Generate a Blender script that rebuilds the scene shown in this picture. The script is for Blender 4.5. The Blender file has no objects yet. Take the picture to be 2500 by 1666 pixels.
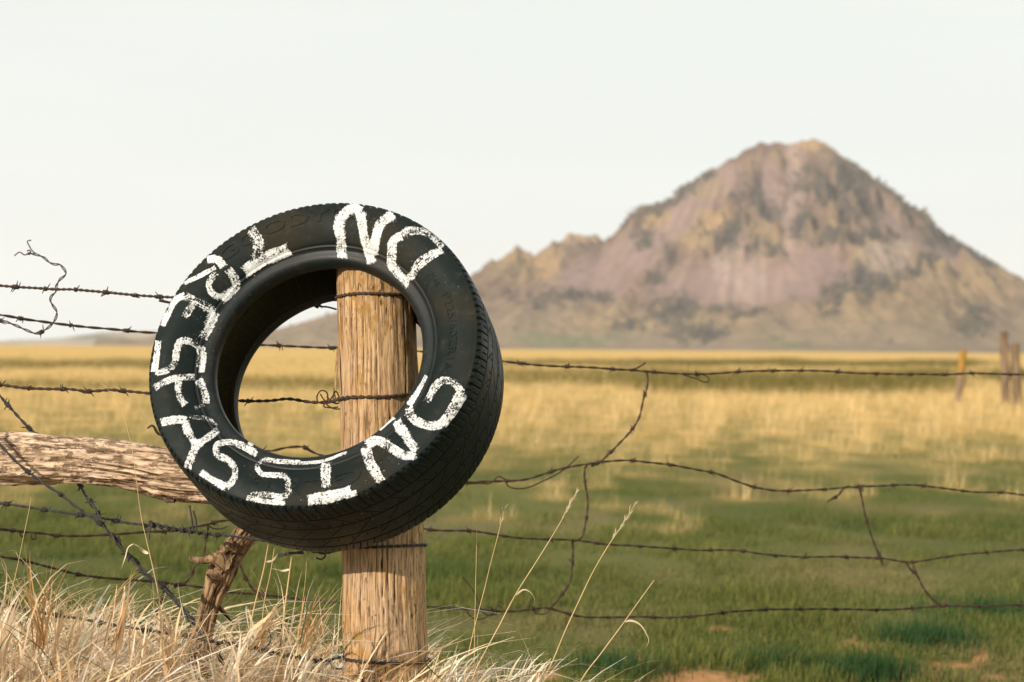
import bpy, math, random
import numpy as np
from mathutils import Vector, Matrix
from mathutils.bvhtree import BVHTree

rng = np.random.default_rng(7)
random.seed(7)
sc = bpy.context.scene
COL = sc.collection
R = math.radians

# ------------------------------------------------------------------ camera
EYE = 1.1
FPX = 70 / 36 * 2500            # focal length in photo pixels
PITCH = 18 / FPX
ROLL = R(0.45)
cam_d = bpy.data.cameras.new('camera')
cam = bpy.data.objects.new('camera', cam_d)
COL.objects.link(cam)
cam_d.lens = 70
cam_d.sensor_width = 36
cam_d.clip_start = 0.05
cam_d.clip_end = 40000
cam_d.dof.use_dof = True
cam_d.dof.focus_distance = 3.86
cam_d.dof.aperture_fstop = 5.8
cam.matrix_world = Matrix.Translation((0, 0, EYE)) @ Matrix.Rotation(R(90) + PITCH, 4, 'X') @ Matrix.Rotation(ROLL, 4, 'Z')
sc.camera = cam

# ------------------------------------------------------------------ light
SUN_AZ, SUN_EL = R(38), R(23)   # from behind the camera, to its left
sun_vec = Vector((-math.sin(SUN_AZ) * math.cos(SUN_EL), -math.cos(SUN_AZ) * math.cos(SUN_EL), math.sin(SUN_EL)))
sun_d = bpy.data.lights.new('sun', 'SUN')
sun_d.energy = 5.0
sun_d.angle = R(0.8)
sun_d.color = (1.0, 0.90, 0.75)
sun = bpy.data.objects.new('sun', sun_d)
COL.objects.link(sun)
sun.rotation_euler = sun_vec.to_track_quat('Z', 'Y').to_euler()

world = bpy.data.worlds.new('World')
sc.world = world
world.use_nodes = True
nt = world.node_tree
nt.nodes.clear()
sky = nt.nodes.new('ShaderNodeTexSky')
sky.sky_type = 'NISHITA'
sky.sun_disc = False
sky.sun_elevation = SUN_EL
sky.sun_rotation = R(180) + SUN_AZ
sky.dust_density = 3.0
sky.air_density = 1.0
# thin high cloud veil over the whole dome, faintly streaked
tc = nt.nodes.new('ShaderNodeTexCoord')
mp = nt.nodes.new('ShaderNodeMapping')
mp.inputs['Scale'].default_value = (1.2, 1.2, 9)
nz = nt.nodes.new('ShaderNodeTexNoise')
nz.inputs['Scale'].default_value = 2.2
nz.inputs['Detail'].default_value = 5
mr = nt.nodes.new('ShaderNodeMapRange')
mr.inputs['From Min'].default_value = 0.35
mr.inputs['From Max'].default_value = 0.65
mr.inputs['To Min'].default_value = 0.92
mr.inputs['To Max'].default_value = 0.985
mx = nt.nodes.new('ShaderNodeMix')
mx.data_type = 'RGBA'
mx.inputs['B'].default_value = (9.1, 9.5, 9.15, 1)
bg = nt.nodes.new('ShaderNodeBackground')
bg.inputs['Strength'].default_value = 0.1
wo = nt.nodes.new('ShaderNodeOutputWorld')
L = nt.links.new
L(tc.outputs['Generated'], mp.inputs['Vector'])
L(mp.outputs[0], nz.inputs['Vector'])
L(nz.outputs['Fac'], mr.inputs['Value'])
L(mr.outputs[0], mx.inputs['Factor'])
L(sky.outputs[0], mx.inputs['A'])
L(mx.outputs['Result'], bg.inputs['Color'])
L(bg.outputs[0], wo.inputs['Surface'])

vs = sc.view_settings
vs.view_transform = 'Standard'
vs.look = 'None'
vs.exposure = 0.0
vs.gamma = 1.0
sc.cycles.volume_bounces = 1
sc.cycles.max_bounces = 6
sc.cycles.diffuse_bounces = 3
sc.cycles.transparent_max_bounces = 16
sc.cycles.use_denoising = True

# ------------------------------------------------------------------ helpers
def unproject(px, py, depth):
    """photo pixel (2500 x 1666) at a distance along the view axis -> world point"""
    X, Y = px - 1250, py - 833
    cr, sr = math.cos(ROLL), math.sin(ROLL)
    x, y = X * cr + Y * sr, -X * sr + Y * cr
    d, u = depth, -y * depth / FPX
    c, s = math.cos(PITCH), math.sin(PITCH)
    return Vector((x * depth / FPX, d * c - u * s, d * s + u * c + EYE))

def project(P):
    P = np.asarray(P, float)
    x, y, z = P[..., 0], P[..., 1], P[..., 2] - EYE
    c, s = math.cos(PITCH), math.sin(PITCH)
    d = y * c + z * s
    u = -y * s + z * c
    X, Y = x * FPX / d, -u * FPX / d
    cr, sr = math.cos(ROLL), math.sin(ROLL)
    return 1250 + X * cr - Y * sr, 833 + X * sr + Y * cr

def horizon(px):
    return 851 + (px - 1250) * math.tan(ROLL)

_perm = np.random.default_rng(3).permutation(256)
_perm = np.concatenate([_perm, _perm, _perm])
_grad = np.random.default_rng(4).normal(size=(256, 3))
_grad /= np.linalg.norm(_grad, axis=1)[:, None]

def perlin(x, y, z=0.0):
    x, y, z = np.broadcast_arrays(np.asarray(x, float), np.asarray(y, float), np.asarray(z, float))
    xi, yi, zi = np.floor(x).astype(int), np.floor(y).astype(int), np.floor(z).astype(int)
    xf, yf, zf = x - xi, y - yi, z - zi
    f = lambda t: t * t * t * (t * (t * 6 - 15) + 10)
    u, v, w = f(xf), f(yf), f(zf)
    out = np.zeros(x.shape)
    for dx in (0, 1):
        for dy in (0, 1):
            for dz in (0, 1):
                h = _perm[(_perm[(_perm[(xi + dx) & 255] + yi + dy) & 255] + zi + dz) & 255]
                g = _grad[h]
                dot = g[..., 0] * (xf - dx) + g[..., 1] * (yf - dy) + g[..., 2] * (zf - dz)
                out += dot * (u if dx else 1 - u) * (v if dy else 1 - v) * (w if dz else 1 - w)
    return out * 1.5

def fbm(x, y, z=0.0, octv=4, gain=0.5):
    o, a, f = 0, 1.0, 1.0
    for i in range(octv):
        o = o + a * perlin(np.asarray(x) * f + 17.3 * i, np.asarray(y) * f - 5.1 * i, np.asarray(z) * f + 3.7 * i)
        a *= gain
        f *= 2.03
    return o

def sstep(a, b, x):
    t = np.clip((np.asarray(x, float) - a) / (b - a), 0, 1)
    return t * t * (3 - 2 * t)

def mk_mesh(name, V, Fq, smooth=True):
    """numpy vertices and one face array (n,3) or (n,4), or a list of such arrays"""
    V = np.ascontiguousarray(V, dtype=np.float32)
    if not isinstance(Fq, list):
        Fq = [Fq]
    Fq = [np.asarray(f, dtype=np.int32) for f in Fq if len(f)]
    me = bpy.data.meshes.new(name)
    me.vertices.add(len(V))
    me.vertices.foreach_set('co', V.ravel())
    nl = sum(f.size for f in Fq)
    npoly = sum(len(f) for f in Fq)
    me.loops.add(nl)
    me.polygons.add(npoly)
    me.loops.foreach_set('vertex_index', np.concatenate([f.ravel() for f in Fq]))
    tot = np.concatenate([np.full(len(f), f.shape[1], np.int32) for f in Fq])
    me.polygons.foreach_set('loop_start', np.concatenate([[0], np.cumsum(tot)[:-1]]).astype(np.int32))
    me.update(calc_edges=True)
    me.validate()
    if smooth:
        me.polygons.foreach_set('use_smooth', np.ones(len(me.polygons), dtype=bool))
    return me

def vcol(me, name, C):
    a = me.color_attributes.new(name, 'FLOAT_COLOR', 'POINT')
    C = np.asarray(C, np.float32)
    if C.shape[1] == 3:
        C = np.concatenate([C, np.ones((len(C), 1), np.float32)], 1)
    a.data.foreach_set('color', np.ascontiguousarray(C).ravel())

def vfloat(me, name, A):
    a = me.attributes.new(name, 'FLOAT', 'POINT')
    a.data.foreach_set('value', np.ascontiguousarray(np.asarray(A, np.float32)).ravel())

def obj(name, me, m, parent=None):
    o = bpy.data.objects.new(name, me)
    COL.objects.link(o)
    if m is not None and len(me.materials) == 0:
        me.materials.append(m)
    if parent is not None:
        o.parent = parent
    return o

def tag(o, label=None, cat=None, group=None, kind=None):
    for k, v in (('label', label), ('category', cat), ('group', group), ('kind', kind)):
        if v:
            o[k] = v
    return o

def empty(name, loc):
    o = bpy.data.objects.new(name, None)
    o.empty_display_size = 0.05
    COL.objects.link(o)
    o.location = loc
    return o

def grid_faces(nu, nv, wrap_u=False, wrap_v=False, off=0):
    iu = np.arange(nu if wrap_u else nu - 1)
    iv = np.arange(nv if wrap_v else nv - 1)
    a, b = np.meshgrid(iu, iv, indexing='ij')
    a2, b2 = (a + 1) % nu, (b + 1) % nv
    return np.stack([a * nv + b, a2 * nv + b, a2 * nv + b2, a * nv + b2], -1).reshape(-1, 4) + off

def catmull(pts, step):
    """smooth curve through pts resampled at about 'step' metres"""
    P = np.array([list(p) for p in pts], float)
    if len(P) == 2:
        n = max(2, int(np.linalg.norm(P[1] - P[0]) / step) + 1)
        return P[0] + np.linspace(0, 1, n)[:, None] * (P[1] - P[0])
    P = np.concatenate([[2 * P[0] - P[1]], P, [2 * P[-1] - P[-2]]])
    out = []
    for i in range(1, len(P) - 2):
        p0, p1, p2, p3 = P[i - 1:i + 3]
        seg = np.linalg.norm(p2 - p1)
        n = max(2, int(seg / step * 2) + 1)
        t = np.linspace(0, 1, n, endpoint=False)[:, None]
        # centripetal-ish tangents keep uneven spacing from overshooting
        l0, l2 = np.linalg.norm(p1 - p0) + 1e-9, np.linalg.norm(p3 - p2) + 1e-9
        m1 = ((p2 - p1) / seg + (p1 - p0) / l0) * 0.5 * seg
        m2 = ((p3 - p2) / l2 + (p2 - p1) / seg) * 0.5 * seg
        out.append((2 * t**3 - 3 * t**2 + 1) * p1 + (t**3 - 2 * t**2 + t) * m1 + (-2 * t**3 + 3 * t**2) * p2 + (t**3 - t**2) * m2)
    out.append(P[-2][None])
    Q = np.concatenate(out)
    s = np.concatenate([[0], np.cumsum(np.linalg.norm(np.diff(Q, axis=0), axis=1))])
    n = max(3, int(s[-1] / step) + 1)
    t = np.linspace(0, s[-1], n)
    return np.stack([np.interp(t, s, Q[:, k]) for k in range(3)], 1)

def frames(Q):
    T = np.gradient(Q, axis=0)
    T /= np.linalg.norm(T, axis=1)[:, None] + 1e-12
    up = np.array([0, 0, 1.0]) if abs(T[0][2]) < 0.9 else np.array([0, 1.0, 0])
    N = np.zeros_like(Q)
    n = up - T[0] * up.dot(T[0])
    n /= np.linalg.norm(n)
    for i in range(len(Q)):
        n = n - T[i] * n.dot(T[i])
        n /= np.linalg.norm(n) + 1e-12
        N[i] = n
    return T, N, np.cross(T, N)

def tube(Q, rad, sides=6, cap=True):
    T, N, B = frames(Q)
    rad = np.broadcast_to(np.asarray(rad, float), (len(Q),))
    a = np.linspace(0, 2 * np.pi, sides, endpoint=False)
    V = Q[:, None] + rad[:, None, None] * (np.cos(a)[None, :, None] * N[:, None] + np.sin(a)[None, :, None] * B[:, None])
    V = V.reshape(-1, 3)
    Fs = [grid_faces(len(Q), sides, wrap_v=True)]
    if cap:
        k = len(V)
        V = np.concatenate([V, Q[:1], Q[-1:]])
        i = np.arange(sides)
        e = (len(Q) - 1) * sides
        Fs.append(np.stack([np.full(sides, k), (i + 1) % sides, i], 1))
        Fs.append(np.stack([np.full(sides, k + 1), e + i, e + (i + 1) % sides], 1))
    return V, Fs

def join(parts):
    """[(V, [F..])] -> V, [F..]"""
    V, Fs, o = [], [], 0
    for v, fl in parts:
        V.append(v)
        Fs += [np.asarray(f) + o for f in fl]
        o += len(v)
    return np.concatenate(V), Fs

# ------------------------------------------------------------------ material helper
class NT:
    def __init__(self, name):
        self.m = bpy.data.materials.new(name)
        self.m.use_nodes = True
        self.t = self.m.node_tree
        self.t.nodes.clear()
        self.out = self.n('ShaderNodeOutputMaterial')
    def n(self, typ, **kw):
        nd = self.t.nodes.new(typ)
        for k, v in kw.items():
            setattr(nd, k, v)
        return nd
    def set(self, sock, v):
        if isinstance(v, bpy.types.NodeSocket):
            self.t.links.new(v, sock)
        else:
            sock.default_value = (*v, 1) if isinstance(v, tuple) and len(v) == 3 and sock.type == 'RGBA' else v
    def coord(self, scale=(1, 1, 1), which='Object'):
        c = self.n('ShaderNodeTexCoord')
        m = self.n('ShaderNodeMapping')
        m.inputs['Scale'].default_value = scale
        self.set(m.inputs['Vector'], c.outputs[which])
        return m.outputs[0]
    def noise(self, vec, scale, detail=4, rough=0.55, dist=0.0):
        t = self.n('ShaderNodeTexNoise')
        self.set(t.inputs['Vector'], vec)
        t.inputs['Scale'].default_value = scale
        t.inputs['Detail'].default_value = detail
        t.inputs['Roughness'].default_value = rough
        t.inputs['Distortion'].default_value = dist
        return t.outputs['Fac']
    def voro(self, vec, scale, feature='F1'):
        t = self.n('ShaderNodeTexVoronoi', feature=feature)
        self.set(t.inputs['Vector'], vec)
        t.inputs['Scale'].default_value = scale
        return t.outputs['Distance']
    def ramp(self, v, a, b, lo=0.0, hi=1.0, smooth=True):
        t = self.n('ShaderNodeMapRange')
        if smooth:
            t.interpolation_type = 'SMOOTHSTEP'
        self.set(t.inputs['Value'], v)
        for k, x in (('From Min', a), ('From Max', b), ('To Min', lo), ('To Max', hi)):
            t.inputs[k].default_value = x
        return t.outputs[0]
    def math(self, op, a, b=0.0, clamp=False):
        t = self.n('ShaderNodeMath', operation=op, use_clamp=clamp)
        self.set(t.inputs[0], a)
        self.set(t.inputs[1], b)
        return t.outputs[0]
    def mix(self, f, a, b, blend='MIX'):
        t = self.n('ShaderNodeMix', data_type='RGBA', blend_type=blend)
        self.set(t.inputs['Factor'], f)
        self.set(t.inputs['A'], a)
        self.set(t.inputs['B'], b)
        return t.outputs['Result']
    def attr(self, name, out='Color'):
        t = self.n('ShaderNodeAttribute', attribute_name=name)
        return t.outputs[out]
    def rnd(self):
        return self.n('ShaderNodeObjectInfo').outputs['Random']
    def bump(self, h, strength=0.5, dist=0.002, normal=None):
        t = self.n('ShaderNodeBump')
        t.inputs['Strength'].default_value = strength
        t.inputs['Distance'].default_value = dist
        self.set(t.inputs['Height'], h)
        if normal is not None:
            self.set(t.inputs['Normal'], normal)
        return t.outputs[0]
    def principled(self, col, rough=0.7, normal=None, spec=0.4, metal=0.0, **kw):
        p = self.n('ShaderNodeBsdfPrincipled')
        self.set(p.inputs['Base Color'], col)
        self.set(p.inputs['Roughness'], rough)
        self.set(p.inputs['Specular IOR Level'], spec)
        self.set(p.inputs['Metallic'], metal)
        for k, v in kw.items():
            self.set(p.inputs[k], v)
        if normal is not None:
            self.set(p.inputs['Normal'], normal)
        return p.outputs[0]
    def done(self, sh, vol=False):
        self.t.links.new(sh, self.out.inputs['Volume' if vol else 'Surface'])
        return self.m

def mat_wood(name, light, mid, dark, lichen=0.0, grain=(190, 190, 11.0), grey=(0.40, 0.32, 0.27), axis='Z', bark=0.0):
    N = NT(name)
    if axis == 'X':
        grain = (grain[2], grain[0], grain[1])
    g = N.noise(N.coord(grain), 1.0, 5, 0.62)
    fine = N.noise(N.coord(tuple(x * 2.1 for x in grain)), 1.0, 4, 0.65)
    blot = N.noise(N.coord(), 9, 4)
    wide = N.noise(N.coord(tuple(x * 0.6 for x in grain)), 1.0, 4, 0.6)
    col = N.mix(N.ramp(g, 0.36, 0.60), mid, light)
    col = N.mix(N.ramp(wide, 0.34, 0.55, 0.5, 0), col, N.mix(0.35, mid, dark))
    col = N.mix(N.ramp(blot, 0.48, 0.64, 0, 0.6), col, N.mix(0.4, col, grey))
    col = N.mix(N.ramp(fine, 0.34, 0.50, 0.75, 0.0), col, dark)
    col = N.mix(N.ramp(g, 0.32, 0.44, 0.7, 0.0), col, dark)
    crack = N.ramp(N.attr('crack', 'Fac'), 0.15, 0.8)
    col = N.mix(crack, col, tuple(c * 0.45 for c in dark))
    if lichen:
        sp = N.noise(N.coord((1, 1, 0.55)), 60, 5, 0.65)
        big = N.noise(N.coord((1, 1, 0.6)), 6.5, 2)
        zz = N.n('ShaderNodeSeparateXYZ')
        N.set(zz.inputs[0], N.coord())
        up = N.ramp(zz.outputs[2], 0.95, 1.25)
        lm = N.math('MULTIPLY', N.ramp(sp, 0.50, 0.58), N.ramp(N.math('ADD', big, N.math('MULTIPLY', up, 0.13)), 0.52, 0.62, 0, lichen))
        col = N.mix(N.math('MULTIPLY', lm, 0.75), col, (0.34, 0.175, 0.04))
        pits = N.math('MULTIPLY', N.ramp(N.noise(N.coord((1, 1, .4)), 110, 3), 0.58, 0.66), N.ramp(big, 0.42, 0.6))
        col = N.mix(N.math('MULTIPLY', pits, 0.8), col, tuple(c * 0.5 for c in dark))
    h = N.math('ADD', N.math('MULTIPLY', g, 0.6), N.math('MULTIPLY', fine, 0.5))
    if bark:
        bk = N.voro(N.coord((9, 70, 70) if axis == 'X' else (60, 60, 18)), 1.0, 'DISTANCE_TO_EDGE')
        wr = N.noise(N.coord(), 55, 4, 0.7)
        bl = N.ramp(N.math('ADD', bk, N.math('MULTIPLY', N.math('SUBTRACT', wr, 0.5), 0.8)), 0.0, 0.10, bark, 0.0)
        col = N.mix(bl, col, dark)
        h = N.math('SUBTRACT', h, N.math('MULTIPLY', bl, 0.8))
    nrm = N.bump(h, 0.9, 0.003)
    return N.done(N.principled(col, 0.88, nrm, 0.2))

# ================================================================== SETTING
GREEN = np.array([0.140, 0.155, 0.036])
GREEN_D = np.array([0.055, 0.088, 0.021])
GOLD = np.array([0.75, 0.475, 0.15])
PALE = np.array([0.98, 0.74, 0.42])
OLIVE = np.array([0.21, 0.145, 0.026])
DIRT = np.array([0.56, 0.26, 0.11])

def lerp(a, b, t):
    return a + (b - a) * np.asarray(t)[..., None]

DIRT_SPOTS = [(1700, 1655, 120, 22), (2085, 1572, 60, 9), (2175, 1652, 70, 20), (1840, 1645, 35, 9), (2010, 1645, 45, 9), (2420, 1648, 35, 8),
              (1560, 1612, 30, 7), (2410, 1596, 16, 6), (1760, 1530, 30, 5), (2330, 1620, 60, 8), (1330, 1655, 40, 10), (1900, 1600, 50, 6)]

def field_zones(X, Y):
    """what grows where on the plain: golden share, olive swale share, bare soil share"""
    px, py = project(np.stack([X, Y, np.zeros_like(X)], -1))
    front = Y > 1
    px = np.where(front, px, 1250)
    dpy = np.where(front, py - (851 + (px - 1250) * math.tan(ROLL)), 5000)
    D = np.maximum(Y, 0.5)
    n1 = fbm(X * 0.55, Y * 0.22, 1.0, 4)
    n2 = fbm(X * 0.09, Y * 0.03, 5.0, 4)
    n3 = fbm(X * 1.6, Y * 0.7, 9.0, 3)
    # golden with distance, patchy
    g = sstep(430, 40, dpy + 70 * n1 + 60 * n2 + 40 * n3)**1.7 * 0.95
    bn = fbm(X * 1.5, Y * 0.9, 31.0, 3)
    g = g + (0.35 * n1 + 0.6 * bn) * sstep(470, 230, dpy) * (0.35 + 0.65 * sstep(330, 120, dpy))
    g = g + 0.32 * sstep(0.08, 0.8, bn + 0.25 * n2) * sstep(560, 380, dpy) * sstep(20, 120, dpy)
    g = np.clip(g, 0.0012, 1)
    # olive swales far out
    wob = 6 * fbm(px * 0.006, dpy * 0.02, 3.0, 3)
    o = np.zeros_like(g)
    def band(x0, x1, c, h, bow=0.0, feather=70):
        nonlocal o
        xm = (px - (x0 + x1) / 2) / ((x1 - x0) / 2)
        cc = c + bow * xm**2
        m = sstep(x0 - feather, x0 + feather, px) * sstep(x1 + feather, x1 - feather, px)
        o = np.maximum(o, m * np.exp(-((py + wob - cc) / h)**4))
    band(1500, 2360, 934, 30, -14)
    band(1180, 1700, 922, 20)
    band(1200, 2420, 886, 9)
    band(-600, 460, 890, 11)
    band(-600, 480, 942, 9)
    band(560, 900, 940, 16)
    band(2380, 3200, 918, 18)
    far = sstep(60, 14, dpy)
    g = np.maximum(g, far)
    o = o * (py < 1000) * (0.75 + 0.25 * sstep(1400, 1700, px))
    d = np.zeros_like(g)
    w2 = np.clip(1 + 1.5 * fbm(px * 0.03, py * 0.09, 2.0, 4, 0.65), 0.15, 4)
    for (cx, cy, rx, ry) in DIRT_SPOTS:
        d = np.maximum(d, np.exp(-(((px - cx) / rx)**2 + ((py - cy) / ry)**2) * w2))
    d = np.where(front, d, 0)
    return g, o, d, n1, bn

# ---- ground sheet, one piece from under the camera to past the hills
ang_f = np.linspace(R(-26), R(26), 320)
ang_b = np.linspace(R(26), R(334), 64)[1:-1]
angs = np.concatenate([ang_f, ang_b])
rads = np.concatenate([[0.0], np.geomspace(1.0, 12000, 480)])
A, RR = np.meshgrid(angs, rads, indexing='ij')
GX, GY = np.sin(A) * RR, np.cos(A) * RR
GZ = 0.03 * fbm(GX * 0.5, GY * 0.5, 0.0, 3) * sstep(1, 5, RR) * sstep(60, 30, RR)
gme = mk_mesh('ground', np.stack([GX, GY, GZ], -1).reshape(-1, 3), grid_faces(len(angs), len(rads), wrap_u=True)[:, ::-1])
g, o_, d_, n1, n3 = field_zones(GX.ravel(), GY.ravel())
patg = fbm(GX.ravel() * 0.8, GY.ravel() * 0.45, 44.0, 4)
c = lerp(lerp(GREEN * 0.75, np.array([0.19, 0.15, 0.065]), 0.7 * sstep(0.05, 0.6, patg)), GOLD * 0.92, g)
c = lerp(c, OLIVE * 0.9, o_)
nearw = sstep(14, 9, RR.ravel())
c = lerp(c, DIRT, np.clip(d_ * 1.6, 0, 1) * nearw)
vcol(gme, 'col', c)
N = NT('prairie_ground')
col = N.attr('col')
fine = N.noise(N.coord(), 34, 6, 0.7)
mid = N.noise(N.coord((1, 0.35, 1)), 0.35, 5, 0.6)
col = N.mix(N.ramp(fine, 0.3, 0.7), N.mix(0.45, col, (0.05, 0.05, 0.02)), col)
col = N.mix(N.ramp(mid, 0.45, 0.7, 0, 0.35), col, N.mix(0.5, col, (0.60, 0.44, 0.19)))
ground = obj('ground', gme, N.done(N.principled(col, 0.95, N.bump(fine, 0.6, 0.02), 0.1)))
tag(ground, kind='structure')

def mat_blades(name, transl=0.35, rough=0.6, spec=0.25):
    N = NT(name)
    c = N.attr('col')
    p = N.principled(c, rough, None, spec)
    t = N.n('ShaderNodeBsdfTranslucent')
    N.set(t.inputs['Color'], c)
    ms = N.n('ShaderNodeMixShader')
    ms.inputs[0].default_value = transl
    N.t.links.new(p, ms.inputs[1])
    N.t.links.new(t.outputs[0], ms.inputs[2])
    return N.done(ms.outputs[0])

def blades(base, az, length, width, tilt0, tilt1, col_base, col_tip, K=2, twist=None, curl_az=None, wpow=1.0):
    """vectorised grass blades: ribbons that start at tilt0 from vertical and bend to tilt1"""
    n = len(base)
    t = np.linspace(0, 1, K + 1)
    P = np.zeros((n, K + 1, 3))
    P[:, 0] = base
    a = az.copy()
    for k in range(K):
        th = tilt0 + (tilt1 - tilt0) * ((k + 0.5) / K)**1.4
        aa = az if curl_az is None else az + curl_az * ((k + .5) / K)
        P[:, k + 1, 0] = P[:, k, 0] + np.sin(th) * np.cos(aa) * length / K
        P[:, k + 1, 1] = P[:, k, 1] + np.sin(th) * np.sin(aa) * length / K
        P[:, k + 1, 2] = P[:, k, 2] + np.cos(th) * length / K
    tw = np.zeros(n) if twist is None else twist
    V = np.zeros((n, K + 1, 2, 3))
    for k in range(K + 1):
        sa = az + np.pi / 2 + tw * t[k]
        side = np.stack([np.cos(sa), np.sin(sa), 0.25 * np.sin(tw * t[k] * 2)], 1)
        w = width * (1 - t[k]**1.6 * 0.96) ** wpow * (0.55 + 0.45 * min(1, t[k] * 4 + 0.2))
        V[:, k, 0] = P[:, k] - side * w[:, None] / 2
        V[:, k, 1] = P[:, k] + side * w[:, None] / 2
    C = col_base[:, None, None, :] + (col_tip - col_base)[:, None, None, :] * t[None, :, None, None]
    C = np.broadcast_to(C, (n, K + 1, 2, 3))
    i = np.arange(n)[:, None] * (2 * (K + 1))
    k = np.arange(K)[None] * 2
    Fq = np.stack([i + k, i + k + 1, i + k + 3, i + k + 2], -1).reshape(-1, 4)
    return V.reshape(-1, 3), Fq, C.reshape(-1, 3)

# ---- grass of the plain: real blades out to ~300 m, thinning with distance
nb = 620000
dy_ = rng.uniform(0, 1, nb)**1.55 * 1080 + 16
px_ = rng.uniform(-500, 3000, nb)
Dg = EYE * FPX / dy_
BX = (px_ - 1250) / FPX * Dg
BY = Dg.copy()
g, o_, d_, n1, n3 = field_zones(BX, BY)
near_post = (BX > -1.6) & (BX < 0.05) & (BY < 4.9)
keep = (rng.random(nb) > np.clip(d_ * 1.9, 0, 0.99) * sstep(16, 9, BY)) & ~near_post
BX, BY, g, o_, d_, n1, n3, Dg = [q[keep] for q in (BX, BY, g, o_, d_, n1, n3, Dg)]
m = len(BX)
bun = fbm(BX * 3.2, BY * 1.3, 61.0, 3)
tg = np.clip(g + (rng.normal(0, 0.24, m) + 0.65 * bun * sstep(75, 30, BY)) * sstep(0.0, 0.3, g), 0, 1)         # how far each blade has dried to straw
tuft = sstep(-0.2, 0.5, fbm(BX * 2.2, BY * 1.1, 4.0, 2))
hg = rng.uniform(0.08, 0.26, m) * (0.45 + 0.55 * sstep(12, 34, BY)) * (0.65 + 0.9 * sstep(-0.3, 0.5, n3)) * (0.8 + 0.7 * sstep(-0.1, 0.5, bun))
hn = rng.uniform(0.02, 0.07, m) * (0.6 + 0.9 * tuft)
h = hn + (hg - hn) * tg**1.2
h = np.where(BY < 11, h * (0.45 + 0.05 * BY), h)
isol = rng.random(m) < o_ * 0.85
h = np.where(isol, rng.uniform(0.18, 0.4, m), h)
h = np.where(BY > 45, h * 0.75, h)
wd = np.maximum(rng.uniform(0.003, 0.006, m), Dg * rng.uniform(0.00016, 0.00032, m))
jit = rng.uniform(0.72, 1.25, m)[:, None]
pat = fbm(BX * 0.8, BY * 0.45, 44.0, 4)
gc = lerp(GREEN, GREEN_D, rng.random(m)**1.2 * (1 - 0.5 * tuft))
yel = rng.random(m) < 0.22
gc = np.where(yel[:, None], np.array([0.20, 0.185, 0.055]), gc)
gc = lerp(gc, np.array([0.205, 0.175, 0.07]), 0.75 * sstep(0.05, 0.6, pat))
gc = lerp(gc, np.array([0.050, 0.088, 0.022]), 0.7 * sstep(-0.2, -0.65, pat))
cb = lerp(gc, lerp(GOLD * 0.75, PALE, rng.random(m)), tg)
cb = np.where(isol[:, None], lerp(OLIVE, np.array([0.07, 0.085, 0.02]), rng.random(m)), cb) * jit
# a few lush dark tufts by the bare soil
for tx, ty, tr, tn in ((2110, 1648, 0.10, 1300), (2260, 1560, 0.14, 900), (1500, 1640, 0.12, 700), (2420, 1500, 0.2, 900), (1900, 1628, 0.09, 500)):
    q = unproject(tx, ty, 1.0) - Vector((0, 0, EYE))
    q = q * (EYE / -q.z)
    BX = np.concatenate([BX, rng.normal(q.x, tr * 0.8, tn)]); BY = np.concatenate([BY, rng.normal(q.y, tr, tn)])
    h = np.concatenate([h, rng.uniform(0.04, 0.10, tn)]); wd = np.concatenate([wd, rng.uniform(0.003, 0.005, tn)])
    cb = np.concatenate([cb, np.array([0.035, 0.075, 0.024]) * rng.uniform(0.7, 1.4, tn)[:, None]])
m = len(BX)
az_, ti0, ti1 = rng.normal(0.4, 1.4, m), rng.uniform(0.0, 0.4, m), rng.uniform(0.3, 1.2, m)
parts, Cs = [], []
for sel, K in ((BY < 13, 2), (BY >= 13, 1)):
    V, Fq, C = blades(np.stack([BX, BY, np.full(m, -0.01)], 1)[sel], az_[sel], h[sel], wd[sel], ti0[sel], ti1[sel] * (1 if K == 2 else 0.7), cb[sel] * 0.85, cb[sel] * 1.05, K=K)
    parts.append((V, [Fq])); Cs.append(C)
V, Fs = join(parts)
Fq, C = np.concatenate(Fs), np.concatenate(Cs)
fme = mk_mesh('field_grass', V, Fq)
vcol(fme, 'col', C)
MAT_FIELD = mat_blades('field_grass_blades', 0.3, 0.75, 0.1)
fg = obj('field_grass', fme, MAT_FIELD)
tag(fg, 'short green grass turning golden across the open prairie', 'grass', kind='stuff')

# ---- the mountain (a heightfield 3.6 km out)
MD = 3600.0
SIL = [(300, 846), (480, 822), (560, 812), (640, 806), (702, 802), (760, 787), (822, 765), (900, 742), (1000, 716), (1080, 692), (1160, 668), (1200, 640), (1235, 622),
       (1262, 607), (1285, 612), (1300, 620), (1330, 606), (1352, 588), (1395, 569), (1450, 574), (1475, 582), (1500, 572), (1520, 545), (1542, 516),
       (1575, 500), (1600, 496), (1625, 494), (1655, 465), (1690, 440), (1740, 410), (1800, 375), (1850, 350), (1885, 345), (1915, 350),
       (1950, 346), (1975, 338), (1995, 340), (2020, 357), (2060, 390), (2100, 418), (2140, 447), (2200, 498), (2260, 552), (2310, 585),
       (2345, 610), (2400, 643), (2450, 668), (2500, 690), (2600, 722), (2750, 768), (2950, 815), (3200, 850)]
SX = np.array([(p[0] - 1250) / FPX * MD for p in SIL])
SZ = np.array([max(0.0, (horizon(p[0]) - p[1])) / FPX * MD + 1.0 for p in SIL])
nxm, nym = 520, 230
mx_ = np.linspace(SX[0], SX[-1], nxm)
tt = np.concatenate([np.linspace(-0.9, -0.05, 40), np.linspace(-0.04, 1.15, nym - 40)])   # <0 is behind the ridge
XX, TT = np.meshgrid(mx_, tt, indexing='ij')
XP = (1960 - 1250) / FPX * MD
tf = np.clip(TT, 0, 1.15)
Xe = XP + (XX - XP) * (1 - 0.20 * np.minimum(tf, 1))
S = np.interp(Xe, SX, SZ)
S0 = np.interp(XX, SX, SZ)
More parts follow.
